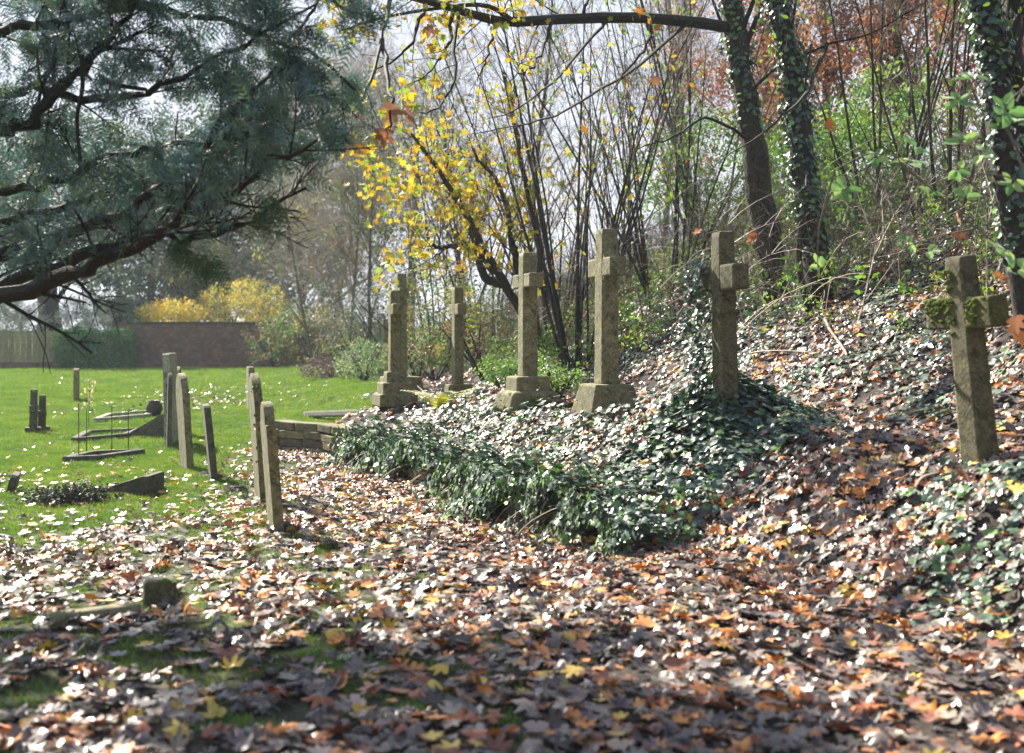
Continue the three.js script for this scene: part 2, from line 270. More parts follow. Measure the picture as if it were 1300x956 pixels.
// ---------------------------------------------------------------- stone things
const stoneTint = (x, y, z, moss, seed) => {
  const l = sst(0.05, 0.5, fbm3(x * 5 + seed, y * 5, z * 5, 3)), m = moss * (0.35 + 0.65 * sst(-0.1, 0.5, fbm3(x * 2.6 + seed * 1.7, y * 1.4, z * 2.6, 4))) * sst(-0.6, 0.2, fbm3(x * 22, y * 22 + seed, z * 22, 2) + 0.2);
  let c = [mix(0.8, 1.15, l), mix(0.8, 1.12, l), mix(0.8, 1.0, l)]; const mc = [0.52, 0.58, 0.2];
  return c.map((k, i) => mix(k, mc[i], Math.min(1, m)));
};
function finish(g, { moss = 0.3, seed = 1, amp = 0.006, uvs = 1.1 } = {}) {    // weather a stone: uneven faces, lichen and moss where they grow, uv in metres
  g = g.index ? g : g; const p = g.attributes.position, n = g.attributes.normal, uv = new Float32Array(p.count * 2), c = new Float32Array(p.count * 3);
  for (let k = 0; k < p.count; k++) {
    const x = p.getX(k), y = p.getY(k), z = p.getZ(k), nx = Math.abs(n.getX(k)), ny = Math.abs(n.getY(k)), nz = Math.abs(n.getZ(k));
    const [a, b] = ny > nx && ny > nz ? [x, z] : nx > nz ? [z, y] : [x, y]; uv[k * 2] = a * uvs + seed * 0.37; uv[k * 2 + 1] = b * uvs + seed * 0.11;
    const t = stoneTint(x, y, z, moss, seed); c.set(t, k * 3);
    const e = fbm3(x * 7 + seed, y * 7, z * 7, 2) * amp; p.setXYZ(k, x + n.getX(k) * e, y + n.getY(k) * e, z + n.getZ(k) * e);
  }
  g.setAttribute('uv', new THREE.BufferAttribute(uv, 2)); g.setAttribute('color', new THREE.BufferAttribute(c, 3)); return g;
}
// a block with worn edges; taper shrinks its top; y from 0 to h
function block(w, h, d, o = {}) {
  const r = o.r ?? 0.012, cell = o.cell ?? 0.05, seg = (s) => Math.max(3, Math.min(26, Math.round(s / cell) + 2));
  const g = new THREE.BoxGeometry(w, h, d, seg(w), seg(h), seg(d)), p = g.attributes.position, n = g.attributes.normal, q = V(0, 0, 0), e = V(0, 0, 0), hw = V(w / 2, h / 2, d / 2);
  const bend = (a, half) => { const t = a / half, k = Math.min(1, Math.abs(t)); return Math.sign(t) * half * (k); };
  for (let k = 0; k < p.count; k++) {
    q.set(bend(p.getX(k), hw.x), p.getY(k), p.getZ(k));
    e.set(Math.max(-hw.x + r, Math.min(hw.x - r, q.x)), Math.max(-hw.y + r, Math.min(hw.y - r, q.y)), Math.max(-hw.z + r, Math.min(hw.z - r, q.z)));
    const dl = q.clone().sub(e), len = dl.length(); if (len > 1e-6) { dl.multiplyScalar(1 / len); q.copy(e).addScaledVector(dl, r); n.setXYZ(k, dl.x, dl.y, dl.z); }
    const t = (q.y + hw.y) / h, tx = 1 - (o.taper ?? 0) * t, tz = 1 - (o.taperZ ?? o.taper ?? 0) * t;
    p.setXYZ(k, q.x * tx, q.y + hw.y, q.z * tz);
  }
  finish(g, o); if (o.y || o.x || o.z) g.translate(o.x || 0, o.y || 0, o.z || 0); return g;
}
function slabShape(w, h, top) {                                  // outline of a headstone standing on y = 0
  const s = new THREE.Shape(), a = w / 2; s.moveTo(-a, 0); s.lineTo(a, 0);
  if (top === 'round') { s.lineTo(a, h - a); s.absarc(0, h - a, a, 0, Math.PI, false); }
  else if (top === 'gothic') { s.lineTo(a, h - w * 0.6); s.quadraticCurveTo(a, h - w * 0.15, 0, h); s.quadraticCurveTo(-a, h - w * 0.15, -a, h - w * 0.6); }
  else if (top === 'shoulder') { s.lineTo(a, h - w * 0.35); s.lineTo(a * 0.72, h - w * 0.35); s.absarc(0, h - w * 0.35, a * 0.72, 0, Math.PI, false); s.lineTo(-a, h - w * 0.35); }
  else { s.lineTo(a, h - 0.02); s.lineTo(a - 0.03, h); s.lineTo(-a + 0.03, h); s.lineTo(-a, h - 0.02); }
  s.closePath(); return s;
}
function extruded(shape, t, o = {}) { const g = new THREE.ExtrudeGeometry(shape, { depth: t - 0.016, bevelEnabled: true, bevelSize: 0.008, bevelThickness: 0.008, bevelSegments: 2, curveSegments: 10 }); g.translate(0, 0, -t / 2 + 0.008); return finish(refine(g, o.cell ?? 0.12), { amp: 0.004, ...o }); }
function refine(g, cell) {                                       // split long faces so that the weathering has vertices to sit on
  g = g.index ? g.toNonIndexed() : g; let p = Array.from(g.attributes.position.array), n = Array.from(g.attributes.normal.array);
  for (let pass = 0; pass < 9; pass++) {
    const np = [], nn = []; let did = false;
    for (let k = 0; k < p.length; k += 9) {
      const v = [0, 1, 2].map((q) => p.slice(k + q * 3, k + q * 3 + 3)), m = [0, 1, 2].map((q) => n.slice(k + q * 3, k + q * 3 + 3)), len = [0, 1, 2].map((q) => Math.hypot(...[0, 1, 2].map((c) => v[q][c] - v[(q + 1) % 3][c]))), e = len.indexOf(Math.max(...len));
      if (len[e] <= cell) { np.push(...v.flat()); nn.push(...m.flat()); continue; }
      did = true; const a = e, b = (e + 1) % 3, c = (e + 2) % 3, mid = v[a].map((q, i) => (q + v[b][i]) / 2), mn = m[a].map((q, i) => (q + m[b][i]) / 2);
      np.push(...v[a], ...mid, ...v[c], ...mid, ...v[b], ...v[c]); nn.push(...m[a], ...mn, ...m[c], ...mn, ...m[b], ...m[c]);
    }
    p = np; n = nn; if (!did) break;
  }
  const r = new THREE.BufferGeometry(); r.setAttribute('position', new THREE.Float32BufferAttribute(p, 3)); r.setAttribute('normal', new THREE.Float32BufferAttribute(n, 3)); return r;
}
const YAW = Math.atan2(-0.954, 0.3);                             // local x along the row of graves, local z the face that looks left
function stand(name, label, category, p, { lean = 0, pitch = 0, yaw = YAW, group } = {}) { const g = thing(name, label, category, p, group); g.rotation.set(pitch, yaw, lean, 'YXZ'); return g; }
// a small mound of moss cushions on a face
function mossPatch(parent, pts, size, seed) {
  const q = mulberry(seed), gs = pts.map(([x, y, z, s]) => { const g = new THREE.IcosahedronGeometry(1, 2), p = g.attributes.position; for (let k = 0; k < p.count; k++) { const a = V(p.getX(k), p.getY(k), p.getZ(k)), w = 1 + 0.28 * fbm3(a.x * 3 + x * 9 + seed, a.y * 3 + y * 9, a.z * 3 + z * 9, 3); p.setXYZ(k, a.x * w, a.y * w, a.z * w); } const k = size * s * (0.8 + 0.4 * q()); g.scale(k, k * (0.5 + 0.3 * q()), k); g.translate(x, y, z); g.computeVertexNormals(); return g; });
  return part(parent, 'moss', mergeGeometries(gs), MOSS);
}
const MOSS = std({ color: col(0.15, 0.22, 0.018), roughness: 1, bumpMap: T.groundBump, bumpScale: 0.02 });

// the crosses; sizes in metres from their own bases
const Mbrown = M.stone.clone(); Mbrown.color = col(0.2, 0.18, 0.125);
function crossAt(px, py, pyTop, o) {
  const p = G(px, py), d = -p.z, k = d / FPX, H = (py - pyTop) * k; p.y -= 0.03;
  const t = stand('stone_cross', o.label, 'cross', p, { ...o, group: 'stone crosses along the bank' });
  const sc = H / o.total;
  return { t, p, d, k, H };
}
function cross(px, py, pyTop, o) {
  const { t, k, H } = crossAt(px, py, pyTop, { ...o, total: 1 }); const seed = px * 0.013;
  let y = 0; const opt = { seed, moss: o.moss ?? 0.4 };
  for (const [w, h, dd, taper, r] of o.steps) { part(t, y === 0 && o.steps.length > 1 ? 'base' : 'plinth', block(w, h + 0.03, dd, { ...opt, taper: taper || 0, r: r ?? 0.025, y: y - 0.002, seed: seed + y, cell: 0.04 }), (o.mat || M.stone)); y += h; }
  const w = o.w, z = o.z, span = o.span, top = H - y + 0.03, ah = (o.armPx[1] - o.armPx[0]) * k; o.arm0 = (py - (o.armPx[0] + o.armPx[1]) / 2) * k + 0.03;
  // shaft and head
  const sh = part(t, 'shaft', block(w, top, z, { ...opt, taper: o.taper ?? 0.1, r: o.chamfer ?? 0.018, cell: 0.035, y: y - 0.01, moss: o.moss ?? 0.4 }), (o.mat || M.stone));
  const f = 1 - (o.taper ?? 0.1) * (o.arm0 - y) / top, al = (span - w * f) / 2 + 0.015;
  for (const s of [-1, 1]) part(t, 'arm', block(al, ah, z * f * 0.985, { ...opt, r: 0.014, cell: 0.03, x: s * (w * f / 2 + al / 2 - 0.015), y: o.arm0 - ah / 2, seed: seed + s, moss: o.armMoss ?? o.moss ?? 0.4 }), (o.mat || M.stone));
  if (o.cusp) {                                                  // hollow scallops in the four inner corners
    for (const sx of [-1, 1]) for (const sy of [-1, 1]) {
      const s = new THREE.Shape(), c = o.cusp; s.moveTo(0, 0); s.lineTo(c, 0); s.absarc(c, c, c, -Math.PI / 2, Math.PI, true); s.lineTo(0, 0);
      const g = new THREE.ExtrudeGeometry(s, { depth: z * f * 0.9, bevelEnabled: false, curveSegments: 8 }); g.translate(0, 0, -z * f * 0.45); finish(g, { ...opt, amp: 0 });
      const m = part(t, 'scallop', g, (o.mat || M.stone)); m.scale.set(sx, sy, 1); m.position.set(sx * w * f / 2 - sx * 0.012, o.arm0 + sy * ah / 2 - sy * 0.012, 0);
    }
  }
  return t;
}
// nearest to farthest along the row
const c7 = cross(1245, 585, 322, { label: 'mossy leaning stone cross rooted in ivy at the leafy slope', lean: 0.02, pitch: 0.1, steps: [], mat: Mbrown, w: 0.205, z: 0.17, span: 0.66, armPx: [377, 416], taper: 0.2, moss: 0.75, armMoss: 1 });
const c6 = cross(922, 545, 293, { label: 'stone cross rising from a mound of dark ivy', lean: 0, pitch: 0.02, steps: [], mat: Mbrown, w: 0.19, z: 0.17, span: 0.62, armPx: [337, 369], taper: 0.16, moss: 0.45 });
const c5 = cross(770, 524, 290, { label: 'tall pale cross with scalloped corners on a sloping inscribed plinth', steps: [[0.66, 0.31, 0.6, 0.3, 0.014]], w: 0.235, z: 0.2, span: 0.64, armPx: [328, 352], taper: 0.12, moss: 0.18, cusp: 0.1 });
const c4 = cross(670, 520, 320, { label: 'pale slim cross on a square block and rounded mossy base', steps: [[0.8, 0.23, 0.7, 0.22, 0.06], [0.46, 0.17, 0.42, 0.03, 0.02]], w: 0.22, z: 0.19, span: 0.66, armPx: [348, 366], taper: 0.1, moss: 0.35, armMoss: 0.3 });
const c3 = cross(581, 500, 364, { label: 'slender cross with square arms beside the yellow fern', steps: [[0.62, 0.2, 0.55, 0.1, 0.02]], w: 0.25, z: 0.2, span: 0.72, armPx: [386, 400], taper: 0.08, moss: 0.6 });
const c2 = cross(501, 513, 368, { label: 'dark cross on three square steps at the edge of the terrace lawn', steps: [[0.66, 0.16, 0.58, 0.02, 0.012], [0.5, 0.17, 0.45, 0.02, 0.012], [0.31, 0.16, 0.3, 0.06, 0.012]], w: 0.2, z: 0.17, span: 0.5, armPx: [386, 400], taper: 0.1, moss: 0.8 });
const c2b = cross(509, 496, 347, { label: 'tall dark cross standing directly behind the stepped cross', steps: [[0.8, 0.3, 0.8, 0.05, 0.02]], w: 0.27, z: 0.22, span: 0.7, armPx: [366, 380], taper: 0.1, moss: 0.7 });
const c1 = cross(489, 478, 405, { label: 'small far cross half hidden behind the stepped cross', steps: [[0.7, 0.25, 0.7, 0.05, 0.02]], w: 0.22, z: 0.18, span: 0.66, armPx: [423, 431], taper: 0.08, moss: 0.6 });
// moss cushions on the leaning cross
{
  const q = mulberry(5), a = [];
  for (let k = 0; k < 60; k++) a.push([rrq(q, -0.32, -0.09), 1.108 + 0.012 * q(), rrq(q, -0.07, 0.075), 0.9]);
  for (let k = 0; k < 46; k++) a.push([rrq(q, -0.31, -0.06), 1.11 - 0.16 * q() * q(), 0.07, 0.8]);
  for (let k = 0; k < 34; k++) a.push([rrq(q, 0.09, 0.31), 1.112, rrq(q, -0.07, 0.075), 0.7]);
  for (let k = 0; k < 40; k++) a.push([rrq(q, -0.085, -0.02), rrq(q, 0.88, 1.32), 0.068, 0.7]);
  for (let k = 0; k < 40; k++) a.push([rrq(q, 0.09, 0.2), rrq(q, 0.93, 1.11), 0.07, 0.8]);
  for (let k = 0; k < 26; k++) a.push([0.092, rrq(q, 0.55, 1.3), rrq(q, -0.07, -0.03), 0.5]);
  mossPatch(c7, a, 0.026, 3);
  const b = []; for (let k = 0; k < 14; k++) b.push([rrq(q, -0.3, 0.33), 0.225, rrq(q, -0.27, 0.27), 0.9]); for (let k = 0; k < 8; k++) b.push([0.36, rrq(q, 0.08, 0.2), rrq(q, -0.2, 0.25), 0.6]); mossPatch(c4, b, 0.055, 8);
  const c = []; for (let k = 0; k < 10; k++) c.push([rrq(q, 0.2, 0.3), rrq(q, 0.03, 0.1), rrq(q, -0.28, -0.05), 0.8]); mossPatch(c5, c, 0.05, 9);
}
function rrq(q, a, b) { return a + (b - a) * q(); }

// ---------------------------------------------------------------- headstones on the lower lawn
function headstone(px, py, pyTop, thick, wide, top, label, o = {}) {
  const p = G(px, py), k = -p.z / FPX, h = (py - pyTop) * k + 0.06; p.y -= 0.06;
  const g = stand('headstone', label, 'headstone', p, { pitch: o.pitch || 0, lean: o.lean || 0, yaw: YAW + (o.turn || 0), group: 'headstones on the lower lawn' });
  part(g, 'slab', extruded(slabShape(wide, h, top), thick, { seed: px * 0.07, moss: o.moss ?? 0.4 }), o.mat || M.stone);
  if (o.foot) part(g, 'plinth', block(wide + 0.16, 0.16, thick + 0.14, { seed: px, y: -0.04, moss: 0.5 }), M.stone);
  return g;
}
const Mdark = M.stone.clone(); Mdark.color = col(0.16, 0.155, 0.14);
const Mpale = M.stone.clone(); Mpale.color = col(0.52, 0.51, 0.48);
headstone(351, 672, 511, 0.085, 0.52, 'shoulder', 'weathered grey headstone leaning over the leaf litter, nearer the mossy block', { pitch: 0.075, moss: 0.35 });
const hs2 = headstone(333, 636, 474, 0.085, 0.6, 'gothic', 'dark mossy headstone with ivy on its edge, just behind the leaning grey one', { pitch: 0.06, moss: 0.9 });
headstone(272, 609, 514, 0.075, 0.5, 'square', 'low plain brown headstone leaning between two taller ones', { pitch: 0.1, moss: 0.4, mat: Mdark });
headstone(238, 596, 474, 0.085, 0.62, 'round', 'slim headstone with a pale lichened edge in short grass', { pitch: 0.06, moss: 0.3, turn: 0.1 });
headstone(218, 563, 449, 0.11, 0.75, 'square', 'tall pale headstone behind the grave kerbs', { pitch: 0.02, moss: 0.1, mat: Mpale, turn: -0.16 });
headstone(226, 552, 466, 0.08, 0.6, 'round', 'narrow grey headstone hidden behind the tall pale one', { pitch: 0, moss: 0.2, turn: -0.1 });
headstone(214, 568, 474, 0.06, 0.3, 'gothic', 'thin dark headstone with a white tip by the kerbs', { pitch: -0.02, moss: 0.3, mat: Mdark });
headstone(11, 626, 601, 0.07, 0.4, 'square', 'short stub of a headstone tilted in the grass', { pitch: -0.28, moss: 0.3, mat: Mdark });
headstone(97, 509, 468, 0.12, 0.5, 'round', 'small upright stone with a pale top on the far lawn', { moss: 0.3 });
headstone(318, 520, 466, 0.13, 0.55, 'square', 'far mossy headstone behind the ivy-edged one', { moss: 0.7 });
for (const [px, py, pt, lab] of [[42, 549, 497, 'small dark lawn cross, the taller of a pair'], [53, 548, 504, 'small dark lawn cross, the shorter of a pair']]) {
  const p = G(px, py), k = -p.z / FPX, h = (py - pt) * k + 0.05; p.y -= 0.05; const g = stand('small_stone_cross', lab, 'cross', p, { pitch: -0.02, group: 'pair of small crosses on the lawn' });
  part(g, 'plinth', block(0.3, 0.14, 0.26, { seed: px, moss: 0.5 }), Mdark); part(g, 'shaft', block(0.14, h - 0.12, 0.13, { seed: px, y: 0.12, taper: 0.15 }), Mdark);
  for (const s of [-1, 1]) part(g, 'arm', block(0.15, 0.13, 0.12, { seed: px + s, x: s * 0.13, y: h - 0.36 }), Mdark);
  part(g, 'finial', block(0.12, 0.06, 0.12, { seed: px, y: h - 0.02, r: 0.028 }), M.stone);
}
{ // tilted ledger in the grass
  const p = G(168, 624); p.y -= 0.02; const s = new THREE.Shape(); s.moveTo(-0.24, 0); s.lineTo(0.24, 0); s.lineTo(0.25, 0.2); s.lineTo(0.2, 0.2); s.lineTo(-0.25, 0.06); s.closePath();
  const m = solo('fallen_ledger', extruded(s, 0.5, { moss: 0.25, seed: 4, cell: 0.06 }), Mdark, 'wedge of a fallen dark ledger stone half sunk in grass', 'ledger'); m.position.copy(p); m.rotation.y = -0.05;
}
{ // scroll-sided grave end
  const p = G(190, 556); p.y -= 0.03; const s = new THREE.Shape(); s.moveTo(-0.42, 0); s.lineTo(0.32, 0); s.lineTo(0.34, 0.42); s.quadraticCurveTo(0.26, 0.46, 0.14, 0.38); s.quadraticCurveTo(-0.1, 0.24, -0.42, 0.05); s.closePath();
  const m = solo('scroll_gravestone', extruded(s, 0.16, { moss: 0.15, seed: 6, cell: 0.06 }), Mdark, 'dark gravestone sloping like a scroll by the grave kerbs', 'gravestone'); m.position.copy(p); m.rotation.y = 0.05;
}
const boxAlong = (a, b, w, h, o) => { const len = a.distanceTo(b), g = block(len, h, w, { ...o, cell: 0.12 }), t = b.clone().sub(a); g.rotateZ(Math.asin(t.y / len)); g.rotateY(Math.atan2(-t.z, t.x)); const c = a.clone().add(b).multiplyScalar(0.5); g.translate(c.x, c.y - 0.04, c.z); return g; };
function kerbGrave(label, pts, mat, rods = []) {
  const c = pts.map(([x, y]) => G(x, y)), base = c[0].clone(), g = thing('grave_kerb', label, 'kerb', base, 'kerbed graves on the lawn');
  for (let k = 0; k < c.length; k++) { if (k === c.length - 1 && c.length === 2) break; part(g, 'rail', boxAlong(c[k], c[(k + 1) % c.length], 0.12, 0.12, { seed: k + pts[0][0], moss: 0.4 }).translate(-base.x, -base.y, -base.z), mat); }
  for (const [x, y0, y1] of rods) { const a = G(x, y0), b = P(x, y1, -a.z); part(g, 'rod', tubeGeo([a, b], 0.007, 0.006, 5, base), M.iron); }
}
kerbGrave('low kerbed grave with thin iron rods at its corners', [[84, 587], [128, 585], [180, 577], [120, 579]], Mdark, [[100, 583, 512], [110, 581, 520], [142, 580, 515], [163, 577, 520]]);
kerbGrave('low kerbed grave running up to the scroll-shaped stone', [[95, 562], [160, 556], [178, 549], [112, 552]], Mdark);
kerbGrave('low kerbed grave by the dark round vase', [[122, 536], [188, 530], [196, 525], [140, 529]], Mpale);
kerbGrave('long thin kerb lying across the terrace lawn', [[389, 527], [504, 525]], Mdark);
kerbGrave('kerb stone half buried in leaves beside the mossy block', [[62, 797], [176, 783]], M.stone);
{ const p = G(196, 529), m = solo('grave_vase', new THREE.LatheGeometry([[0, 0], [0.11, 0], [0.13, 0.06], [0.17, 0.16], [0.15, 0.26], [0.1, 0.3], [0.13, 0.33], [0.1, 0.33], [0.08, 0.28], [0, 0.26]].map(([x, y]) => new THREE.Vector2(x, y)), 16), M.iron, 'round dark vase at the end of a kerbed grave', 'vase'); m.position.copy(p); }
{ // mossy block
  const p = G(203, 768); p.y -= 0.03; const t = thing('mossy_block', 'small square mossy stone block alone in the leaf litter', 'stone block', p); t.rotation.y = 0.35;
  part(t, 'stone', block(0.2, 0.19, 0.2, { moss: 0.7, seed: 3, r: 0.02, amp: 0.015, taper: 0.1, cell: 0.02 }), Mdark);
  const q = mulberry(4), a = []; for (let k = 0; k < 16; k++) a.push([rrq(q, 0.02, 0.1), rrq(q, 0.03, 0.19), rrq(q, -0.09, 0.1), 0.7]); for (let k = 0; k < 10; k++) a.push([rrq(q, -0.1, 0.12), 0.01, 0.1, 0.8]); mossPatch(t, a, 0.035, 6);
}

// ---------------------------------------------------------------- low retaining wall of rough blocks at the foot of the bank
{
  const at = (v) => { const u = edgeU(v); return [0.954 * u - 0.3 * v, 0.3 * u + 0.954 * v]; };
  const base = on(...at(12)), t = thing('low_stone_wall', 'low retaining wall of rough mossy blocks along the foot of the bank', 'stone wall', base);
  const q = mulberry(77), variants = [0, 1, 2, 3, 4, 5].map((k) => block(1, 1, 1, { seed: k * 3.3, moss: 0.5, r: 0.09, amp: 0.05, cell: 0.2, uvs: 0.4 })), mats = [M.stone, Mdark, M.stone.clone()]; mats[2].color = col(0.26, 0.24, 0.18);
  for (let row = 0; row < 4; row++) {
    let v = (row < 2 ? 8.6 : 15.3) + (row % 2) * 0.18;
    while (v < 17.6) {
      const len = 0.3 + 0.28 * q(), h = 0.108 + 0.015 * q(), [x0, d0] = at(v), [x1, d1] = at(Math.min(17.65, v + len - 0.015)), low = Math.min(height(x0 - 0.25, d0 - 0.08), height(x1 - 0.25, d1 - 0.08));
      const m = part(t, 'stone', variants[Math.floor(q() * 6)], mats[Math.floor(q() * 3)]);
      m.position.set((x0 + x1) / 2, low + row * 0.118 - 0.02, -(d0 + d1) / 2).sub(base); m.scale.set(Math.hypot(x1 - x0, d1 - d0), h, 0.2 + 0.06 * q()); m.rotation.y = Math.atan2(d1 - d0, x1 - x0) + 0.06 * (q() - 0.5); m.rotation.z = 0.04 * (q() - 0.5);
      v += len;
    }
  }
}

// ---------------------------------------------------------------- far boundary: brick wall, board fence, ivy over their joint
const WD = 50, wallPt = (px) => { const d = WD + (px - 0) * 0.004; return V((px - CX) / FPX * d, 0, -d); };
{
  const a = wallPt(150), b = wallPt(520), mid = a.clone().lerp(b, 0.5), y0 = height(mid.x, -mid.z) - 0.15, len = a.distanceTo(b); mid.y = y0;
  const t = thing('brick_wall', 'long old brick boundary wall at the far end of the lawn', 'brick wall', mid); t.rotation.y = Math.atan2(-(b.z - a.z), b.x - a.x);
  const g = new THREE.BoxGeometry(len, 2.05, 0.34, 20, 4, 1), uv = g.attributes.uv, p = g.attributes.position, n = g.attributes.normal; for (let k = 0; k < p.count; k++) uv.setXY(k, (Math.abs(n.getX(k)) > 0.5 ? p.getZ(k) : p.getX(k)) / 2.25, p.getY(k) / 2.4); g.translate(0, 1.02, 0); part(t, 'wall', g, M.brick);
  const n0 = 26; for (let k = 0; k < n0; k++) part(t, 'coping', block(len / n0 - 0.012, 0.09, 0.44, { seed: k, y: 2.047, x: -len / 2 + (k + 0.5) * len / n0, moss: 0.9, cell: 0.2 }), Mdark);
}
{
  const a = wallPt(-140), b = wallPt(122), mid = a.clone().lerp(b, 0.5), len = a.distanceTo(b); mid.y = height(mid.x, -mid.z) - 0.1;
  const t = thing('board_fence', 'pale green-brown board fence standing on a low brick footing', 'fence', mid); t.rotation.y = Math.atan2(-(b.z - a.z), b.x - a.x);
  const g = new THREE.BoxGeometry(len, 0.42, 0.3), uv = g.attributes.uv, p = g.attributes.position; for (let k = 0; k < p.count; k++) uv.setXY(k, p.getX(k) / 2.25, p.getY(k) / 2.4); g.translate(0, 0.21, 0); part(t, 'footing', g, M.brick);
  const N = Math.round(len / 0.24), tints = [0.85, 1, 1.12].map((k) => { const m = M.fence.clone(); m.color.multiplyScalar(k); return m; }), bg = new THREE.BoxGeometry(len / N - 0.012, 1.32, 0.024);
  for (let k = 0; k < N; k++) { const m = part(t, 'board', bg, pick(tints)); m.position.set(-len / 2 + (k + 0.5) * len / N, 1.08 + rr(-0.015, 0.015), rr(-0.006, 0.006)); }
  for (const y of [0.65, 1.5]) part(t, 'rail', new THREE.BoxGeometry(len, 0.09, 0.05).translate(0, y, -0.045), M.fence);
}

// ---------------------------------------------------------------- leaves lying on the ground
const litterTints = [                                            // name, colour, share
  ['dull purple-brown', [0.12, 0.08, 0.07], 17], ['grey-brown', [0.15, 0.115, 0.092], 19], ['dark brown', [0.045, 0.027, 0.02], 20], ['rust-red', [0.25, 0.07, 0.018], 17], ['orange', [0.55, 0.19, 0.015], 13], ['pale tan', [0.33, 0.26, 0.19], 10], ['yellow', [0.6, 0.39, 0.03], 4],
];
const tintSum = litterTints.reduce((s, t) => s + t[2], 0);
const pickTint = () => { let r = rnd() * tintSum; for (let k = 0; k < litterTints.length; k++) { r -= litterTints[k][2]; if (r < 0) return k; } return 0; };
const toPixel = (p) => [CX + p.x / -p.z * FPX, CY - (p.y - EYE) / -p.z * FPX];
{
  const all = [];
  const put = (x, d, size, lift = 0.012) => {
    const p = on(x, d, lift + rnd() * 0.035), n = groundNormal(x, d); const steep = rnd() < 0.18 ? 0.7 : 0.25;
    n.add(V(gauss() * steep, 0, gauss() * steep)).normalize();
    let k = pickTint(); const v = vOf(x, d); if (d > 9.5 && d < 20 && uOf(x, d) < 3.4 && rnd() < 0.35) k = pick([4, 3, 6, 5]);
    const b = rr(0.7, 1.3), c = litterTints[k][1]; all.push({ p, q: alongQ(n, rr(0, 6.28)), s: size, c: col(c[0] * b * rr(0.9, 1.1), c[1] * b, c[2] * b * rr(0.9, 1.1)), k, g: Math.floor(rnd() * 5), d });
  };
  const scatter = (n, x0, x1, d0, d1, dens, s0, s1) => { for (let k = 0; k < n; k++) { const d = rr(d0, d1), x = rr(x0, x1); if (Math.abs(x) > d * 0.5 + 1.2) continue; if (rnd() < dens(x, d)) put(x, d, rr(s0, s1)); } };
  const bare = (x, d) => { const g = grassAt(x, d); return (1 - g) * (1 - g) + 0.12 * g * sst(20, 10, d); };
  const cl = (x, d) => 0.55 + 0.45 * sst(-0.35, 0.2, fbm2(x * 1.3 + 7, d * 1.3, 3));
  scatter(16000, -4.2, 5.2, 3, 8.5, (x, d) => Math.max(bare(x, d), 0.14) * cl(x, d), 0.06, 0.145);
  scatter(22000, -6.5, 6.5, 8.5, 14, (x, d) => bare(x, d) * cl(x, d), 0.055, 0.13);
  scatter(20000, -8, 9, 14, 24, (x, d) => bare(x, d) * cl(x, d), 0.06, 0.13);
  scatter(5000, -10, 10, 24, 40, (x, d) => bare(x, d), 0.1, 0.18);
  scatter(900, -18, -1, 10, 48, (x, d) => 0.25 + 0.5 * sst(0.1, 0.5, fbm2(x * 0.3, d * 0.3, 2)), 0.07, 0.13);
  for (let k = 0; k < 1500; k++) { const [x, d] = fromUV(rr(2.7, 5), rr(6, 9.3)); put(x, d, rr(0.07, 0.14)); }
  for (let k = 0; k < 1300; k++) { const v = rr(8.6, 17.4), [x, d] = fromUV(edgeU(v) - Math.pow(rnd(), 1.5) * 0.7, v); put(x, d, rr(0.06, 0.13)); }
  for (let k = 0; k < 800; k++) { const v = rr(8.4, 15.5), [x, d] = fromUV(edgeU(v) + rr(0.1, 1.9), v); if (fbm2(x * 1.6, d * 1.6 + 30, 2) > 0) put(x, d, rr(0.07, 0.13), 0.13); }
  { const c = G(275, 505); for (let k = 0; k < 700; k++) { const x = c.x + gauss() * 2.2, d = -c.z + gauss() * 4.5; put(x, d, rr(0.09, 0.15)); } }
  // the 300 that show largest lie as leaves of their own
  const seen = all.filter((c) => { const [x, y] = toPixel(c.p); return x > 8 && x < 1292 && y < 862 && y > 560; }).sort((a, b) => b.s / b.d - a.s / a.d), single = new Set(seen.slice(0, 300));
  const mats = litterTints.map(([, c]) => { const m = L.litter.clone(); m.color = col(...c); return m; });
  for (const c of single) {
    const m = shade(new THREE.Mesh(GE.maple[c.g], mats[c.k])); m.name = numbered('fallen_leaf'); m.position.copy(c.p); m.quaternion.copy(c.q); m.scale.setScalar(c.s); scene.add(m);
    tag(m, litterTints[c.k][0] + ' fallen maple leaf on the near leaf litter', 'fallen leaf', litterTints[c.k][0] + ' leaves strewn in the foreground');
  }
  const rest = all.filter((c) => !single.has(c));
  const g = thing('leaf_litter', 'carpet of brown, rust and orange fallen leaves over the ground', 'leaf litter', V(0, 0, 0)); g.userData.kind = 'stuff';
  for (let k = 0; k < 5; k++) copies(g, 'leaves', GE.maple[k], L.litter, rest.filter((c) => c.g === k));
}

// ---------------------------------------------------------------- grass
{
  const list = [[], [], []];
  const sow = (n, x0, x1, d0, d1, size) => { for (let k = 0; k < n; k++) { const d = rr(d0, d1), x = rr(x0, x1); if (Math.abs(x) > d * 0.47 + 0.8) continue; const g = grassAt(x, d); if (rnd() > g * 1.1) continue; const t = fbm2(x * 0.6, d * 0.6, 3), b = 1 + 0.35 * t + gauss() * 0.12; list[Math.floor(rnd() * 3)].push({ p: on(x, d, -0.004), q: quatE(gauss() * 0.12, rr(0, 6.28), gauss() * 0.12), s: V(size * rr(0.8, 1.3), size * rr(0.5, 1.1), size), c: col((0.17 + 0.05 * t) * b, 0.28 * b, 0.02 * b) }); } };
  sow(26000, -5, 4, 3.2, 9.5, 0.055); sow(60000, -8, 1, 9, 17, 0.055); sow(80000, -14, 1.5, 17, 34, 0.075); sow(50000, -26, 0, 30, 52, 0.12);
  const g = thing('grass', 'short green lawn grass of the churchyard', 'grass', V(0, 0, 0)); g.userData.kind = 'stuff';
  list.forEach((l, k) => copies(g, 'blades', GE.tuft[k], L.grass, l));
 
}

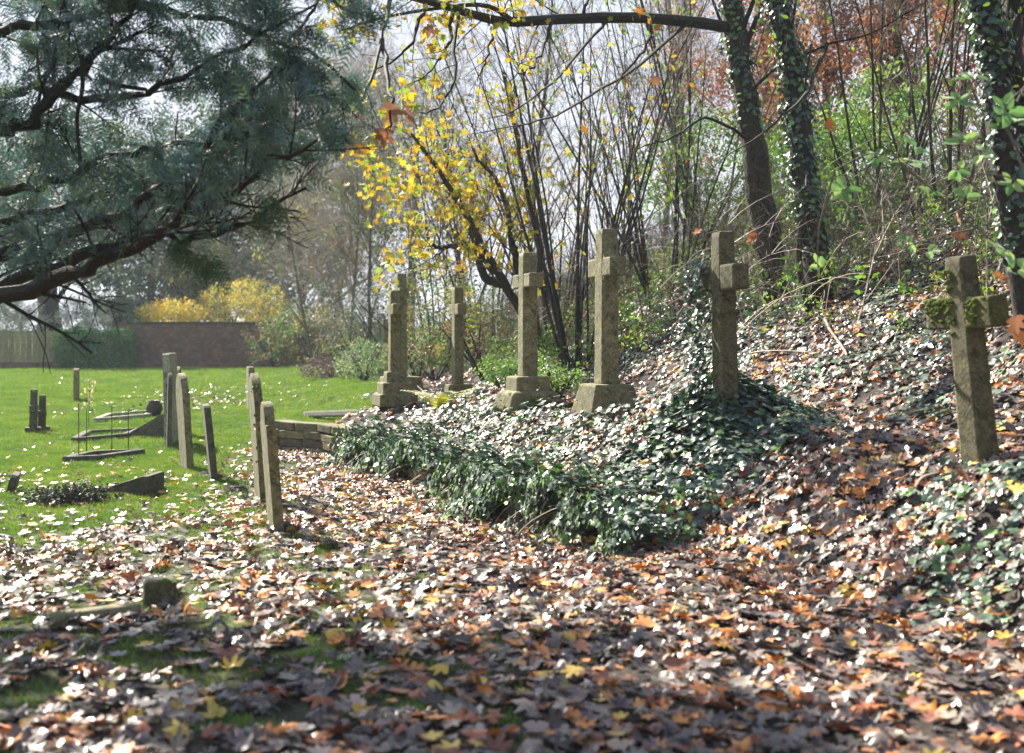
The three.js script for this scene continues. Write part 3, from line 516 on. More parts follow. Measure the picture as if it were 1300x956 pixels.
// ---------------------------------------------------------------- ivy
const ivyTint = (lime = 0.12) => { const b = rr(0.65, 1.35); return rnd() < lime ? col(0.11 * b, 0.24 * b, 0.03 * b) : rnd() < 0.15 ? col(0.05 * b, 0.13 * b, 0.03 * b) : col(0.022 * b, 0.068 * b, 0.036 * b); };
const ivyMats = [col(0.022, 0.068, 0.036), col(0.028, 0.085, 0.04), col(0.05, 0.13, 0.03), col(0.11, 0.24, 0.03)].map((c) => { const m = L.ivy.clone(); m.color = c; return m; });
function ivyPlant(label, base, list, singles = 150, name = 'ivy') {
  const t = thing(name, label, 'ivy', base);
  const order = list.map((c, i) => i).filter((i) => { const [x, y] = toPixel(list[i].p); return x > 5 && x < 1295 && y < 860; }).sort((a, b) => list[b].s / -list[b].p.z - list[a].s / -list[a].p.z), own = new Set(order.slice(0, singles));
  list.forEach((c, i) => { if (!own.has(i)) return; const m = part(t, 'leaf', GE.ivy[i % 3], ivyMats[c.c.g > 0.17 ? 3 : c.c.g > 0.1 ? 2 : rnd() < 0.5 ? 1 : 0]); m.position.copy(c.p).sub(base); m.quaternion.copy(c.q); m.scale.setScalar(c.s); });
  for (let k = 0; k < 3; k++) copies(t, 'foliage', GE.ivy[k], L.ivy, list.filter((c, i) => !own.has(i) && i % 3 === k));
  return t;
}
function ivyLeafAt(p, n, list, s0, s1, lime, spread = 0.45) { const m = n.clone().add(V(gauss() * spread, gauss() * spread * 0.6 + 0.15, gauss() * spread)).normalize(); list.push({ p, q: alongQ(m, rr(0, 6.28)), s: rr(s0, s1), c: ivyTint(lime) }); }
{ // spilling over the low wall
  const list = [], out = V(-0.954, 0.25, 0.3).normalize();
  for (let k = 0; k < 19000; k++) {
    const v = rr(7.9, 16.9), e = edgeU(v), r = rnd();
    const cover = sst(15.9, 15.0, v) * (0.35 + 0.65 * sst(-0.3, 0.05, fbm2(v * 0.9, r * 2, 3)));
    if (rnd() > cover) continue;
    if (r < 0.4) {                                               // hanging down the face
      const drop = rnd(), hang = sst(-0.3, 0.35, fbm2(v * 1.4 + 4, 0.5, 3)); if (drop > 0.12 + hang * 1.1) continue;
      const u = e - 0.1 - 0.5 * rnd() * drop * hang - 0.12 * rnd(), [x, d] = fromUV(u, v), [xt, dt] = fromUV(e + 0.25, v), top = height(xt, dt) + 0.1, [xb, db] = fromUV(e - 0.3, v), bot = height(xb, db);
      ivyLeafAt(V(x, mix(top, bot + 0.03, drop), -d), out, list, 0.045, 0.115, 0.4, 0.55);
    } else {
      const f = rnd() < 0.3 ? rnd() * 0.2 : Math.pow(rnd(), 1.25), u = e - 0.12 + f * 1.9, [x, d] = fromUV(u, v); if (rnd() > sst(2.0, 1.0, f * 1.9 + 0.6 * fbm2(x * 1.5, d * 1.5, 2))) continue;
      const [xm, dm] = fromUV(Math.max(u, e + 0.25), v); ivyLeafAt(V(x, height(xm, dm) + 0.03 + 0.2 * rnd() * (0.4 + 1.1 * sst(-0.2, 0.4, fbm2(x * 2, d * 2, 2))), -d), groundNormal(xm, dm), list, 0.045, 0.12, 0.16);
    }
  }
  const bankIvy = ivyPlant('glossy dark ivy spilling over the low retaining wall', on(...fromUV(3.2, 12)), list, 300);
  for (let k = 0; k < 26; k++) { const v = rr(8.6, 15), [x, d] = fromUV(edgeU(v) + 0.1, v), q = wander(on(x, d, 0.15), V(-0.9, rr(0.1, 0.5), rr(-0.3, 0.6)), rr(0.5, 1.0), 9, 0.06, V(0, -1.5, 0)); part(bankIvy, 'stem', tubeGeo(q, 0.005, 0.002, 4, bankIvy.position), M.palewood); }
 
}
{ // heap round the cross
  const list = [];
  for (let k = 0; k < 2600; k++) { const a = rr(0, 6.28), r = Math.sqrt(rnd()) * 0.95, x = CROSS6[0] - 0.1 + Math.cos(a) * r * 1.05, d = CROSS6[1] - 0.65 + Math.sin(a) * r, hump = 0.34 * Math.exp(-r * r / 0.3); if (rnd() > sst(1, 0.7, r + 0.3 * fbm2(x * 2, d * 2, 2))) continue; const n = V(Math.cos(a) * 0.7, 1, -Math.sin(a) * 0.7).lerp(UPV, 0.3).normalize(); ivyLeafAt(on(x, d, 0.02 + hump * (0.5 + 0.5 * rnd()) + 0.05 * rnd()), n, list, 0.065, 0.135, 0.06); }
  const back = G(870, 480); for (let k = 0; k < 500; k++) { const x = 1.62 + gauss() * 0.12, y = rnd(); ivyLeafAt(on(x - 0.05 * y, 10.15 + gauss() * 0.1, y * 1.45), V(-0.7, 0.5, 0.3), list, 0.05, 0.09, 0.02, 0.6); }
  ivyPlant('heap of dark ivy round the foot of a stone cross', on(1.8, 10), list, 260);
}
{ // foot of the near cross
  const list = [];
  for (let k = 0; k < 2400; k++) { const u = rr(3.9, 6.8), v = rr(4.2, 7), [x, d] = fromUV(u, v), c = Math.hypot((x - 3.0) / 0.9, (d - 6.8) / 1.1); if (rnd() > sst(1.1, 0.45, c + 0.55 * fbm2(x * 1.8 + 3, d * 1.8, 3))) continue; ivyLeafAt(on(x, d, 0.03 + 0.2 * rnd() * sst(1, 0, c)), groundNormal(x, d), list, 0.055, 0.11, 0.06); }
  ivyPlant('patch of large ivy leaves at the foot of the mossy leaning cross', on(3, 6.8), list, 220);
}
{ // thin patches strung over the leafy slope
  const list = [];
  for (let k = 0; k < 26000; k++) { const u = rr(4.2, 11), v = rr(5, 24), [x, d] = fromUV(u, v); if (Math.abs(x) > d * 0.48 + 0.5) continue; const m = fbm2(x * 0.55 + 20, d * 0.55, 3); if (rnd() > sst(0.0, 0.22, m + 0.19 * sst(5.5, 7, u) - 0.22 * sst(6, 5, u))) continue; ivyLeafAt(on(x, d, 0.02 + 0.07 * rnd()), groundNormal(x, d), list, 0.055, 0.115, 0.06, 0.35); }
  ivyPlant('thin ivy creeping in patches over the leafy slope under the trees', on(...fromUV(6.5, 11)), list, 200);
 
}

// ---------------------------------------------------------------- woody plants
const leafList = () => [[], [], []];
function ivyOnTrunk(t, pts, r, n, y0 = 0, y1 = 1, lime = 0.15, puff = 0.1) { const list = []; for (let k = 0; k < n; k++) { const f = rr(y0, y1), i = Math.min(pts.length - 2, Math.floor(f * (pts.length - 1))), g = f * (pts.length - 1) - i, c = pts[i].clone().lerp(pts[i + 1], g), a = rr(0, 6.28); if (rnd() > 0.35 + 0.9 * sst(-0.25, 0.2, n3(c.x + Math.cos(a), c.y * 1.2, Math.sin(a) + c.z))) continue; const n0 = V(Math.cos(a), 0.3, Math.sin(a)).normalize(); ivyLeafAt(c.addScaledVector(n0, r(f) + puff * rnd() * rnd()), n0, list, 0.05, 0.1, lime, 0.5); } for (let k = 0; k < 3; k++) copies(t, 'ivy_foliage', GE.ivy[k], L.ivy, list.filter((c, i) => i % 3 === k)); }
// side branches with sub-branches; returns tips [point, direction]
function ramify(b, pts, r0, opt, tips) {
  const { n, len, from = 0.2, spread = 0.9, lift = 0.25, levels = 1, wob = 0.14, sides = 4, rr0 = 0.45, droop = 0 } = opt;
  for (let k = 0; k < n; k++) {
    const f = mix(from, 1, Math.pow((k + rnd()) / n, 0.9)), i = Math.min(pts.length - 2, Math.floor(f * (pts.length - 1))), t = tangentAt(pts, i), d = sideDir(t, spread * rr(0.6, 1.2)); d.y += lift; d.normalize();
    const l = len * rr(0.5, 1.1) * (1.15 - 0.6 * f), q = wander(pts[i], d, l, 6, wob, V(0, lift * 0.5 - droop, 0)), r = r0 * rr0 * (1.1 - 0.7 * f);
    b.tube(q, (s) => r * (1 - 0.7 * s) + 0.0025, sides, false); tips.push([q[q.length - 1], tangentAt(q, q.length - 1), l, q]);
    if (levels > 1) ramify(b, q, r, { ...opt, n: Math.max(3, Math.round(n * 0.5)), len: l * 0.6, levels: levels - 1, sides: 3, from: 0.25 }, tips);
  }
}
function spraysAt(tips, s0, s1, per = 2) { const out = []; for (const [p, d, , q] of tips) for (let k = 0; k < per; k++) { const at = k ? pick(q) : p; out.push({ p: at, q: alongQ(sideDir(d, rr(0.1, 0.8)), rr(0, 6.28)), s: rr(s0, s1) }); } return out; }
function addSprays(t, list, mat, geos = GE.spray) { geos.forEach((g, k) => copies(t, 'twigs', g, mat, list.filter((c, i) => i % geos.length === k))); }
function leafBunches(tips, n, per, size, tint, jit) { const out = []; for (let k = 0; k < n; k++) { const [, , , q] = pick(tips), c = pick(q); for (let i = 0; i < per; i++) out.push({ p: c.clone().add(V(gauss() * jit, gauss() * jit, gauss() * jit)), q: randQ(), s: rr(...size), c: tint() }); } return out; }
function leavesNear(tips, n, size, tint, jitter) { const out = []; for (let k = 0; k < n; k++) { const [, , l, q] = pick(tips); out.push({ p: pick(q).clone().add(V(gauss() * jitter, gauss() * jitter, gauss() * jitter)), q: randQ(), s: rr(...size), c: tint() }); } return out; }
const tintOf = (...cs) => () => { const c = pick(cs), b = rr(0.7, 1.25); return col(c[0] * b, c[1] * b, c[2] * b); };
const YELLOW = tintOf([0.62, 0.42, 0.02], [0.55, 0.45, 0.03], [0.5, 0.28, 0.02], [0.4, 0.42, 0.05], [0.3, 0.42, 0.05], [0.62, 0.5, 0.06]), GREENY = tintOf([0.16, 0.32, 0.04], [0.26, 0.4, 0.05], [0.08, 0.18, 0.03]), ORANGE = tintOf([0.42, 0.15, 0.04], [0.5, 0.2, 0.05], [0.3, 0.09, 0.04], [0.5, 0.3, 0.08]), DARKG = tintOf([0.03, 0.07, 0.035], [0.045, 0.1, 0.04], [0.025, 0.05, 0.035]), SILVER = tintOf([0.4, 0.43, 0.36], [0.3, 0.34, 0.26], [0.2, 0.25, 0.18]), MIXED = tintOf([0.12, 0.22, 0.04], [0.3, 0.3, 0.04], [0.2, 0.12, 0.05], [0.06, 0.12, 0.04]);
const geoSplit = (t, name, geos, mat, list) => geos.forEach((g, k) => copies(t, name, g, mat, list.filter((c, i) => i % geos.length === k)));

{ // maple with the long bare limb over the crosses
  const ctrl = [P(985, 345, 16), P(968, 270, 16), P(955, 180, 16), P(940, 90, 16), P(930, 20, 16), P(915, -60, 16), P(900, -260, 16.3), P(930, -420, 16.6)], pts = spline(ctrl, 40), base = on(ctrl[0].x, 16); pts[0].y = base.y - 0.3;
  const t = thing('maple_tree', 'ivy-flecked maple with one long dark limb reaching over the crosses', 'tree', base);
  part(t, 'trunk', tubeGeo(pts, 0.19, 0.11, 14, base, 0.26), M.bark);
  const bark = new Mesher(), tips = [], lower = [];
  const limb = spline([P(932, 36, 16), P(880, 28, 15.7), P(800, 22, 15.1), P(720, 24, 14.5), P(640, 27, 14), P(600, 18, 13.6), P(560, 6, 13.2), P(500, -10, 12.6), P(420, -40, 12)], 40);
  part(t, 'limb', tubeGeo(limb, 0.085, 0.03, 8, base, 0.12), M.darkbark);
  const limb2 = spline([P(650, 26, 14), P(620, 8, 13.8), P(560, 10, 13.4), P(480, 24, 12.9), P(430, 40, 12.6)], 16); part(t, 'limb', tubeGeo(limb2, 0.035, 0.008, 5, base), M.darkbark); tips.push([limb2[16], tangentAt(limb2, 16), 1, limb2]);
  const twigs = [
    [[772, 20, 14.9], [738, 66, 14.6], [700, 105, 14.4], [655, 140, 14.2], [620, 148, 14]], [[878, 26, 15.6], [800, 90, 15], [720, 140, 14.6], [660, 160, 14.3], [600, 172, 14]], [[580, 10, 13.4], [578, 60, 13.1], [572, 115, 12.9], [552, 138, 12.8], [530, 142, 12.7]], [[628, 30, 13.9], [618, 70, 13.7], [606, 105, 13.6]], [[575, 14, 13.3], [570, 60, 13], [545, 90, 12.7], [520, 110, 12.5]], [[540, 6, 13], [525, 50, 12.8], [500, 76, 12.6], [470, 92, 12.4]],
    [[700, 24, 14.3], [690, 60, 14], [670, 90, 13.8], [650, 100, 13.6]], [[830, 22, 15.2], [820, 60, 15], [790, 95, 14.8], [770, 130, 14.5]], [[500, -10, 12.6], [485, 50, 11.2], [470, 105, 10.2], [455, 135, 9.6], [440, 160, 9.3]], [[485, 50, 11.2], [492, 100, 10.1], [500, 140, 9.4], [488, 172, 9.2]], [[955, 180, 16], [900, 150, 15.2], [850, 175, 14.7], [800, 195, 14.2]], [[945, 120, 16], [985, 90, 15.2], [1040, 60, 14.6], [1110, 40, 14], [1180, 0, 13.6]],
    [[1050, 55, 14.5], [1020, 120, 14.1], [980, 160, 13.6], [900, 215, 13]], [[930, 60, 16], [890, -20, 16], [840, -60, 16]], [[420, -40, 12], [400, 10, 11.6], [370, 50, 11.3], [340, 90, 11]], [[740, 24, 14.6], [752, -10, 14.6], [790, -40, 14.6]],
  ];
  for (const w of twigs) { const q = spline(w.map((a) => P(...a)), 14).map((p, i) => i ? p.add(V(gauss(), gauss(), gauss()).multiplyScalar(0.025)) : p); const r = 0.026; part(t, 'branch', tubeGeo(q, r, 0.005, 5, base), M.darkbark); tips.push([q[14], tangentAt(q, 14), 1, q]); lower.push([q[14], tangentAt(q, 14), 1, q]); }
  const b = new Mesher(); ramify(b, limb, 0.05, { n: 16, len: 0.9, from: 0.35, spread: 1.1, lift: 0.1, levels: 2, rr0: 0.25 }, tips); for (const [, , , q] of lower) ramify(b, q, 0.014, { n: 5, len: 0.55, from: 0.3, spread: 0.9, lift: -0.1, rr0: 0.4, sides: 3 }, tips);
  ramify(b, pts, 0.16, { n: 14, len: 3, from: 0.45, spread: 1, lift: 0.4, levels: 2, rr0: 0.3 }, tips);
  part(t, 'twigs', b.build(base), M.darkbark);
  const near = leavesNear(tips.filter(([p]) => p.x < 1 && p.y < 6.4), 330, [0.06, 0.1], YELLOW, 0.12); geoSplit(t, 'leaves', GE.maple.slice(0, 3), L.leaf, near);
  // clusters seen over the dark yew
  const cl = []; for (const [px, py, d, s, n] of [[425, 18, 12.4, 26, 26], [455, 45, 12.6, 20, 14], [550, 52, 13, 18, 20], [560, 70, 12.9, 14, 8], [530, 105, 12.8, 22, 22], [515, 130, 12.7, 16, 12], [590, 20, 13.4, 22, 14], [640, 15, 13.8, 26, 16], [380, 45, 12.2, 24, 8], [415, 55, 12.2, 20, 8], [352, 118, 12, 10, 2], [700, 75, 14, 40, 12], [800, 20, 15, 40, 16], [340, 5, 12, 20, 6], [545, 20, 13, 20, 8]]) for (let k = 0; k < n; k++) cl.push({ p: P(px + gauss() * s, py + gauss() * s * 0.8, d + gauss() * 0.3), q: randQ(), s: rr(0.07, 0.13), c: YELLOW() });
  geoSplit(t, 'leaves', GE.maple.slice(0, 3), L.leaf, cl);
  const brown = ['rusty', [0.26, 0.08, 0.03]], bm = leafy(0.3, 0.13, 0.06, { transmission: 0.35, clearcoat: 0.3, clearcoatRoughness: 0.4 }), om = leafy(0.5, 0.22, 0.02, { transmission: 0.4 });
  for (const [px, py, d, s, m, k] of [[458, 147, 9.4, 0.23, bm, 1], [498, 140, 9.4, 0.22, bm, 2], [520, 143, 9.5, 0.2, bm, 1], [487, 169, 9.2, 0.2, bm, 3], [452, 184, 9.2, 0.21, om, 1], [545, 34, 12.5, 0.2, bm, 3], [742, 163, 14.4, 0.2, om, 0], [795, 103, 14.9, 0.2, om, 1], [832, 100, 14.9, 0.18, bm, 1], [655, 128, 14.2, 0.18, bm, 2], [548, 132, 12.7, 0.1, bm, 0], [835, 34, 15.2, 0.18, om, 0], [812, 14, 15.1, 0.16, om, 2]]) { const a = part(t, 'leaf', GE.maple[k], m); a.position.copy(P(px, py, d)).sub(base); a.quaternion.copy(quatE(1.2 + gauss() * 0.4, gauss() * 1.2, 2.6 + gauss() * 0.8)); a.scale.setScalar(s); }
  ivyOnTrunk(t, pts, (f) => mix(0.18, 0.12, f) * 1.05, 900, 0.3, 0.8, 0.35, 0.16);
}
{ // darker ivy-clad trunk beside it
  const ctrl = [P(1045, 420, 14.6), P(1032, 300, 14.6), P(1018, 200, 14.6), P(1008, 110, 14.6), P(990, 20, 14.6), P(965, -90, 14.8), P(980, -260, 15)], pts = spline(ctrl, 34), base = on(ctrl[0].x, 14.6); pts[0].y = base.y - 0.3;
  const t = thing('ivy_clad_tree', 'thinner dark trunk wrapped in ivy beside the maple', 'tree', base), b = new Mesher(), tips = [];
  part(t, 'trunk', tubeGeo(pts, 0.16, 0.1, 10, base, 0.22), M.darkbark); part(t, 'stem', tubeGeo(spline([P(1030, 410, 14.5), P(1014, 330, 14.5), P(1022, 240, 14.5), P(1004, 150, 14.5)], 16), 0.05, 0.03, 6, base, 0.2), M.bark);
  ramify(b, pts, 0.12, { n: 12, len: 1.8, from: 0.4, lift: 0.35, levels: 2, rr0: 0.22 }, tips); part(t, 'twigs', b.build(base), M.darkbark);
  ivyOnTrunk(t, pts, (f) => mix(0.17, 0.11, f) * 1.05, 2600, 0.12, 0.95, 0.12, 0.2); geoSplit(t, 'leaves', GE.oval, L.leaf, leavesNear(tips, 160, [0.05, 0.09], GREENY, 0.15));
}
{ // trunk at the right with ivy
  const ctrl = [P(1305, 420, 10), P(1290, 300, 10), P(1272, 180, 10), P(1262, 80, 10), P(1250, 0, 10), P(1240, -120, 10), P(1250, -300, 10.2)], pts = spline(ctrl, 34), base = on(ctrl[0].x, 10); pts[0].y = base.y - 0.3;
  const t = thing('ivy_clad_tree', 'dark trunk with ivy above the mossy leaning cross', 'tree', base), b = new Mesher(), tips = [];
  part(t, 'trunk', tubeGeo(pts, 0.12, 0.1, 10, base, 0.2), M.darkbark); part(t, 'stem', tubeGeo(spline([P(1320, 400, 10.3), P(1302, 280, 10.2), P(1300, 150, 10.2), P(1285, 60, 10.2), P(1290, -80, 10.2)], 20), 0.09, 0.07, 8, base, 0.2), M.darkbark);
  ramify(b, pts, 0.1, { n: 12, len: 1.5, from: 0.25, lift: 0.25, levels: 2, rr0: 0.22 }, tips); part(t, 'twigs', b.build(base), M.darkbark);
  ivyOnTrunk(t, pts, (f) => 0.12, 1300, 0.1, 0.95, 0.2, 0.15); geoSplit(t, 'leaves', GE.oval, L.leaf, leavesNear(tips, 120, [0.05, 0.09], GREENY, 0.12));
}
{ // leaning field maple with yellow leaves
  const base = on(0.6, 22), t = thing('leaning_maple', 'dark many-trunked maple leaning left with thin yellow leaves', 'tree', base), b = new Mesher(), tips = [];
  for (const w of [[[690, 450, 22], [655, 385, 21.6], [622, 330, 21.2], [590, 270, 20.8], [555, 215, 20.4], [520, 165, 20]], [[692, 450, 22], [668, 380, 21.8], [650, 310, 21.5], [640, 250, 21.3], [600, 190, 21]], [[700, 450, 22.2], [690, 370, 22.2], [680, 280, 22.2], [660, 190, 22], [640, 90, 22]], [[632, 346, 21.3], [600, 312, 21.1], [565, 314, 21], [545, 312, 21]], [[640, 360, 21.5], [615, 350, 21.5], [600, 290, 21.5], [560, 230, 21.2]]]) { const q = spline(w.map((a) => P(...a)), 20).map((p) => p.add(V(gauss(), gauss(), gauss()).multiplyScalar(0.03))); part(t, 'trunk', tubeGeo(q, 0.105, 0.025, 7, base, 0.2), M.darkbark); ramify(b, q, 0.06, { n: 12, len: 1.3, from: 0.25, spread: 1, lift: 0.25, levels: 2, rr0: 0.3 }, tips); }
  part(t, 'branches', b.build(base), M.darkbark); addSprays(t, spraysAt(tips.filter((x, i) => i % 2 === 0), 0.4, 0.9, 1), M.twig);
  geoSplit(t, 'leaves', GE.maple.slice(0, 3), L.leaf, leafBunches(tips, 150, 6, [0.08, 0.16], YELLOW, 0.14));
  const cl = []; for (const [px, py, s, n] of [[470, 210, 26, 45], [500, 235, 30, 70], [535, 205, 30, 60], [560, 240, 26, 45], [590, 215, 30, 40], [480, 265, 26, 40], [520, 285, 26, 25], [600, 270, 26, 25], [640, 200, 30, 25], [500, 330, 14, 25], [490, 355, 14, 14], [445, 190, 24, 12], [610, 330, 26, 20], [560, 170, 30, 30], [700, 230, 40, 26]]) for (let k = 0; k < n; k++) cl.push({ p: P(px + gauss() * s, py + gauss() * s, 20.5 + gauss() * 0.8), q: randQ(), s: rr(0.09, 0.18), c: YELLOW() });
  geoSplit(t, 'leaves', GE.maple.slice(0, 3), L.leaf, cl);
}
// coppiced hazels: a fan of stems from one stool
function coppice(px, py, d, n, hgt, label, mat, leaves, o = {}) {
  const f = P(px, py, d), base = on(f.x, d), t = thing('coppiced_hazel', label, 'shrub', base), b = new Mesher(), tips = [];
  for (let k = 0; k < n; k++) {
    const a = rr(0, 6.28), out = rr(0.05, o.fan ?? 0.42), q = wander(base.clone().add(V(Math.cos(a) * 0.25, -0.1, Math.sin(a) * 0.25)), V(Math.cos(a) * out, 1, Math.sin(a) * out * 0.7), hgt * rr(0.6, 1.1), 14, 0.05, V(Math.cos(a) * out * 0.6, 0.05, Math.sin(a) * out * 0.4)), r = rr(0.02, o.r ?? 0.042);
    part(t, 'stem', tubeGeo(q, r, 0.007, 5, base, 0.1), mat); ramify(b, q, r, { n: 7, len: 1.1, from: 0.25, spread: 0.7, lift: 0.3, rr0: 0.4, sides: 3, levels: 1 }, tips);
  }
  part(t, 'branches', b.build(base), mat); addSprays(t, spraysAt(d > 23 ? tips.filter((x, i) => i % 2) : tips, 0.45, 1, 1), M.twig);
  if (leaves) geoSplit(t, 'leaves', GE.oval, L.leaf, leavesNear(tips, leaves[0], [0.07, 0.12], leaves[1], 0.15));
  return t;
}
coppice(735, 420, 19, 17, 6.2, 'fan of dark hazel stems rising behind the scalloped cross', M.darkbark, [200, YELLOW]);
coppice(700, 420, 24, 12, 7, 'hazel stems rising behind the pale slim cross', M.darkbark, [320, YELLOW]);
coppice(845, 360, 20, 14, 6, 'tangle of thin hazel stems between the hazel fan and the maple trunk', M.bark, [240, GREENY], { r: 0.03 });
coppice(800, 380, 26, 14, 8, 'tall grey hazel stems far behind the scalloped cross', M.bark, [300, MIXED]);
coppice(620, 420, 30, 14, 8.5, 'tall grey hazel stems behind the leaning maple', M.bark, [150, YELLOW]);
coppice(900, 330, 24, 12, 8, 'hazel stems on the slope behind the ivy-heap cross', M.bark, [400, GREENY]);
coppice(560, 430, 36, 12, 10, 'far hazel clump behind the slender cross', M.bark, [150, MIXED]);
coppice(1120, 280, 17, 9, 5, 'upright sapling stems on the slope right of the dark ivy trunk', M.bark, [70, GREENY], { fan: 0.25, r: 0.03 });
coppice(1190, 270, 15, 8, 4.6, 'upright sapling stems on the slope behind the brambles', M.bark, [60, GREENY], { fan: 0.25, r: 0.03 });

// bare wood behind: single trees told apart by their stems
function bareTree(x, d, hgt, r, label, mat, leaves, o = {}) {
  const base = on(x, d), t = thing(o.name || 'bare_tree', label, 'tree', base, o.group), b = new Mesher(), tips = [], pts = wander(base.clone().add(V(0, -0.3, 0)), V(gauss() * 0.12, 1, gauss() * 0.12), hgt, 18, 0.045, V(0, 0.1, 0));
  part(t, 'trunk', tubeGeo(pts, r, r * 0.25, 7, base, 0.15), mat);
  ramify(b, pts, r * 0.8, { n: o.n ?? 20, len: hgt * 0.34, from: o.from ?? 0.15, spread: 0.8, lift: 0.35, levels: 2, rr0: 0.35, sides: 4 }, tips); part(t, 'branches', b.build(base), mat);
  addSprays(t, spraysAt(tips.filter((x, i) => i % 2), hgt * 0.09, hgt * 0.16, 1), o.twig || M.twig, GE.hazespray);
  if (leaves) geoSplit(t, 'leaves', leaves[2] || GE.clump, L.leaf, leavesNear(tips, leaves[0], leaves[3] || [0.5, 1], leaves[1], 0.3));
  return t;
}
const bareWhere = ['behind the hazels', 'on the hill crest'];
for (const [px, d, h, r, lab, lv] of [
  [665, 34, 10, 0.1, 'slim bare tree behind the leaning maple', [50, YELLOW]], [840, 33, 10, 0.1, 'slim bare tree on the hill left of the maple trunk', [60, ORANGE]],
  [590, 44, 11, 0.12, 'bare tree behind the slender cross', [70, MIXED]], [890, 40, 12, 0.12, 'tall bare tree on the hill crest behind the maple', [120, ORANGE]]]) bareTree((px - CX) / FPX * d, d, h, r, lab, M.bark, lv && [...lv, GE.clump, [0.35, 0.7]]);
for (const [px, d, h, lab] of [[400, 46, 11, 'pale thin-stemmed tree at the end of the brick wall'], [440, 43, 10.5, 'pale thin-stemmed tree right of the brick wall'], [468, 40, 9.5, 'pale thin-stemmed tree behind the small far cross'], [425, 52, 13, 'taller pale tree behind the thin-stemmed ones'], [372, 56, 13, 'pale tree standing behind the brick wall end']]) bareTree((px - CX) / FPX * d, d, h, 0.07, lab, M.palebark, [70, MIXED, GE.clump, [0.4, 0.8]], { name: 'thin_stemmed_tree', twig: M.palewood, from: 0.05, n: 26 });
// beeches with orange leaves on the crest
for (const [px, d, h, lab] of [[1060, 26, 9, 'beech with copper leaves behind the dark ivy trunk'], [1140, 24, 8.5, 'beech with copper leaves on the slope above the brambles'], [985, 30, 10, 'beech with copper leaves behind the maple trunk'], [1230, 22, 8, 'beech with copper leaves at the right of the wood']]) bareTree((px - CX) / FPX * d, d, h, 0.13, lab, M.bark, [900, ORANGE, GE.clump, [0.35, 0.65]], { name: 'beech_tree' });

// leafy shrubs
function shrub(px, py, d, rx, ry, n, tint, label, o = {}) {
  const c = P(px, py, d), base = on(c.x, d), t = thing(o.name || 'shrub', label, 'shrub', base), b = new Mesher(), list = [];
  for (let k = 0; k < 9; k++) { const a = rr(0, 6.28), q = wander(base, V(Math.cos(a) * 0.6, 1, Math.sin(a) * 0.6), Math.max(0.3, c.y - base.y + ry * 0.3) * rr(0.8, 1.2), 7, 0.12); b.tube(q, (s) => (o.r || 0.03) * (1 - 0.7 * s), 4, false); }
  part(t, 'stems', b.build(base), o.mat || M.bark);
  for (let k = 0; k < n; k++) { let p; do p = V(rr(-1, 1), rr(-1, 1), rr(-1, 1)); while (!o.boxy && p.length() > 1); if (n3(p.x * 1.7 + px, p.y * 1.7, p.z * 1.7 + d) < (o.gap ?? -0.25)) continue; p.multiply(V(rx, ry, o.deep || rx)).add(c); if (p.y < height(p.x, -p.z)) continue; list.push({ p, q: randQ(), s: rr(...(o.size || [0.25, 0.5])), c: tint() }); }
  geoSplit(t, 'leaves', o.geos || GE.clump, o.leafMat || L.leaf, list); return t;
}
shrub(1060, 225, 19, 1.5, 1.2, 900, GREENY, 'bright green laurel-like bush between the dark ivy trunk and the saplings', { gap: -0.1 });
shrub(985, 250, 22, 1.4, 1.2, 380, GREENY, 'green bush behind the maple trunk', { gap: 0 });
shrub(1140, 190, 20, 1.4, 1.4, 650, GREENY, 'loose green bush high on the slope behind the saplings', { gap: 0 });
shrub(900, 230, 24, 1.8, 1.4, 700, GREENY, 'green bush on the slope left of the maple trunk', { gap: 0 });
shrub(615, 400, 25, 1.0, 0.8, 230, MIXED, 'low mixed green bush between the slender and the pale crosses', { gap: 0 });
shrub(552, 380, 30, 1.2, 1.1, 330, MIXED, 'rounded yellow-green bush behind the slender cross', { gap: -0.1 });
shrub(530, 450, 27, 0.8, 0.5, 160, MIXED, 'low leafy bush right of the tall dark cross', { gap: -0.1 });
shrub(640, 470, 20, 0.5, 0.25, 120, GREENY, 'low green weeds beside the pale slim cross', { size: [0.2, 0.35], name: 'weed_clump' });
shrub(710, 480, 14.6, 0.35, 0.18, 70, GREENY, 'low bright weeds between the two pale crosses', { size: [0.15, 0.3], name: 'weed_clump' });
shrub(462, 455, 34, 0.9, 0.55, 160, tintOf([0.2, 0.32, 0.08], [0.3, 0.38, 0.2]), 'light green bush in front of the small far cross', {});
shrub(420, 468, 38, 1.1, 0.45, 220, tintOf([0.09, 0.055, 0.06], [0.14, 0.09, 0.07]), 'low purple-brown heap of dead bracken at the lawn edge', { name: 'bracken_heap' });
shrub(350, 440, 49, 1.6, 1.0, 240, MIXED, 'grey-green bush against the end of the brick wall', { gap: -0.05 });
shrub(500, 400, 40, 1.6, 1.4, 300, tintOf([0.09, 0.16, 0.09], [0.16, 0.22, 0.12]), 'blue-green bush behind the tall dark cross', { gap: 0 });
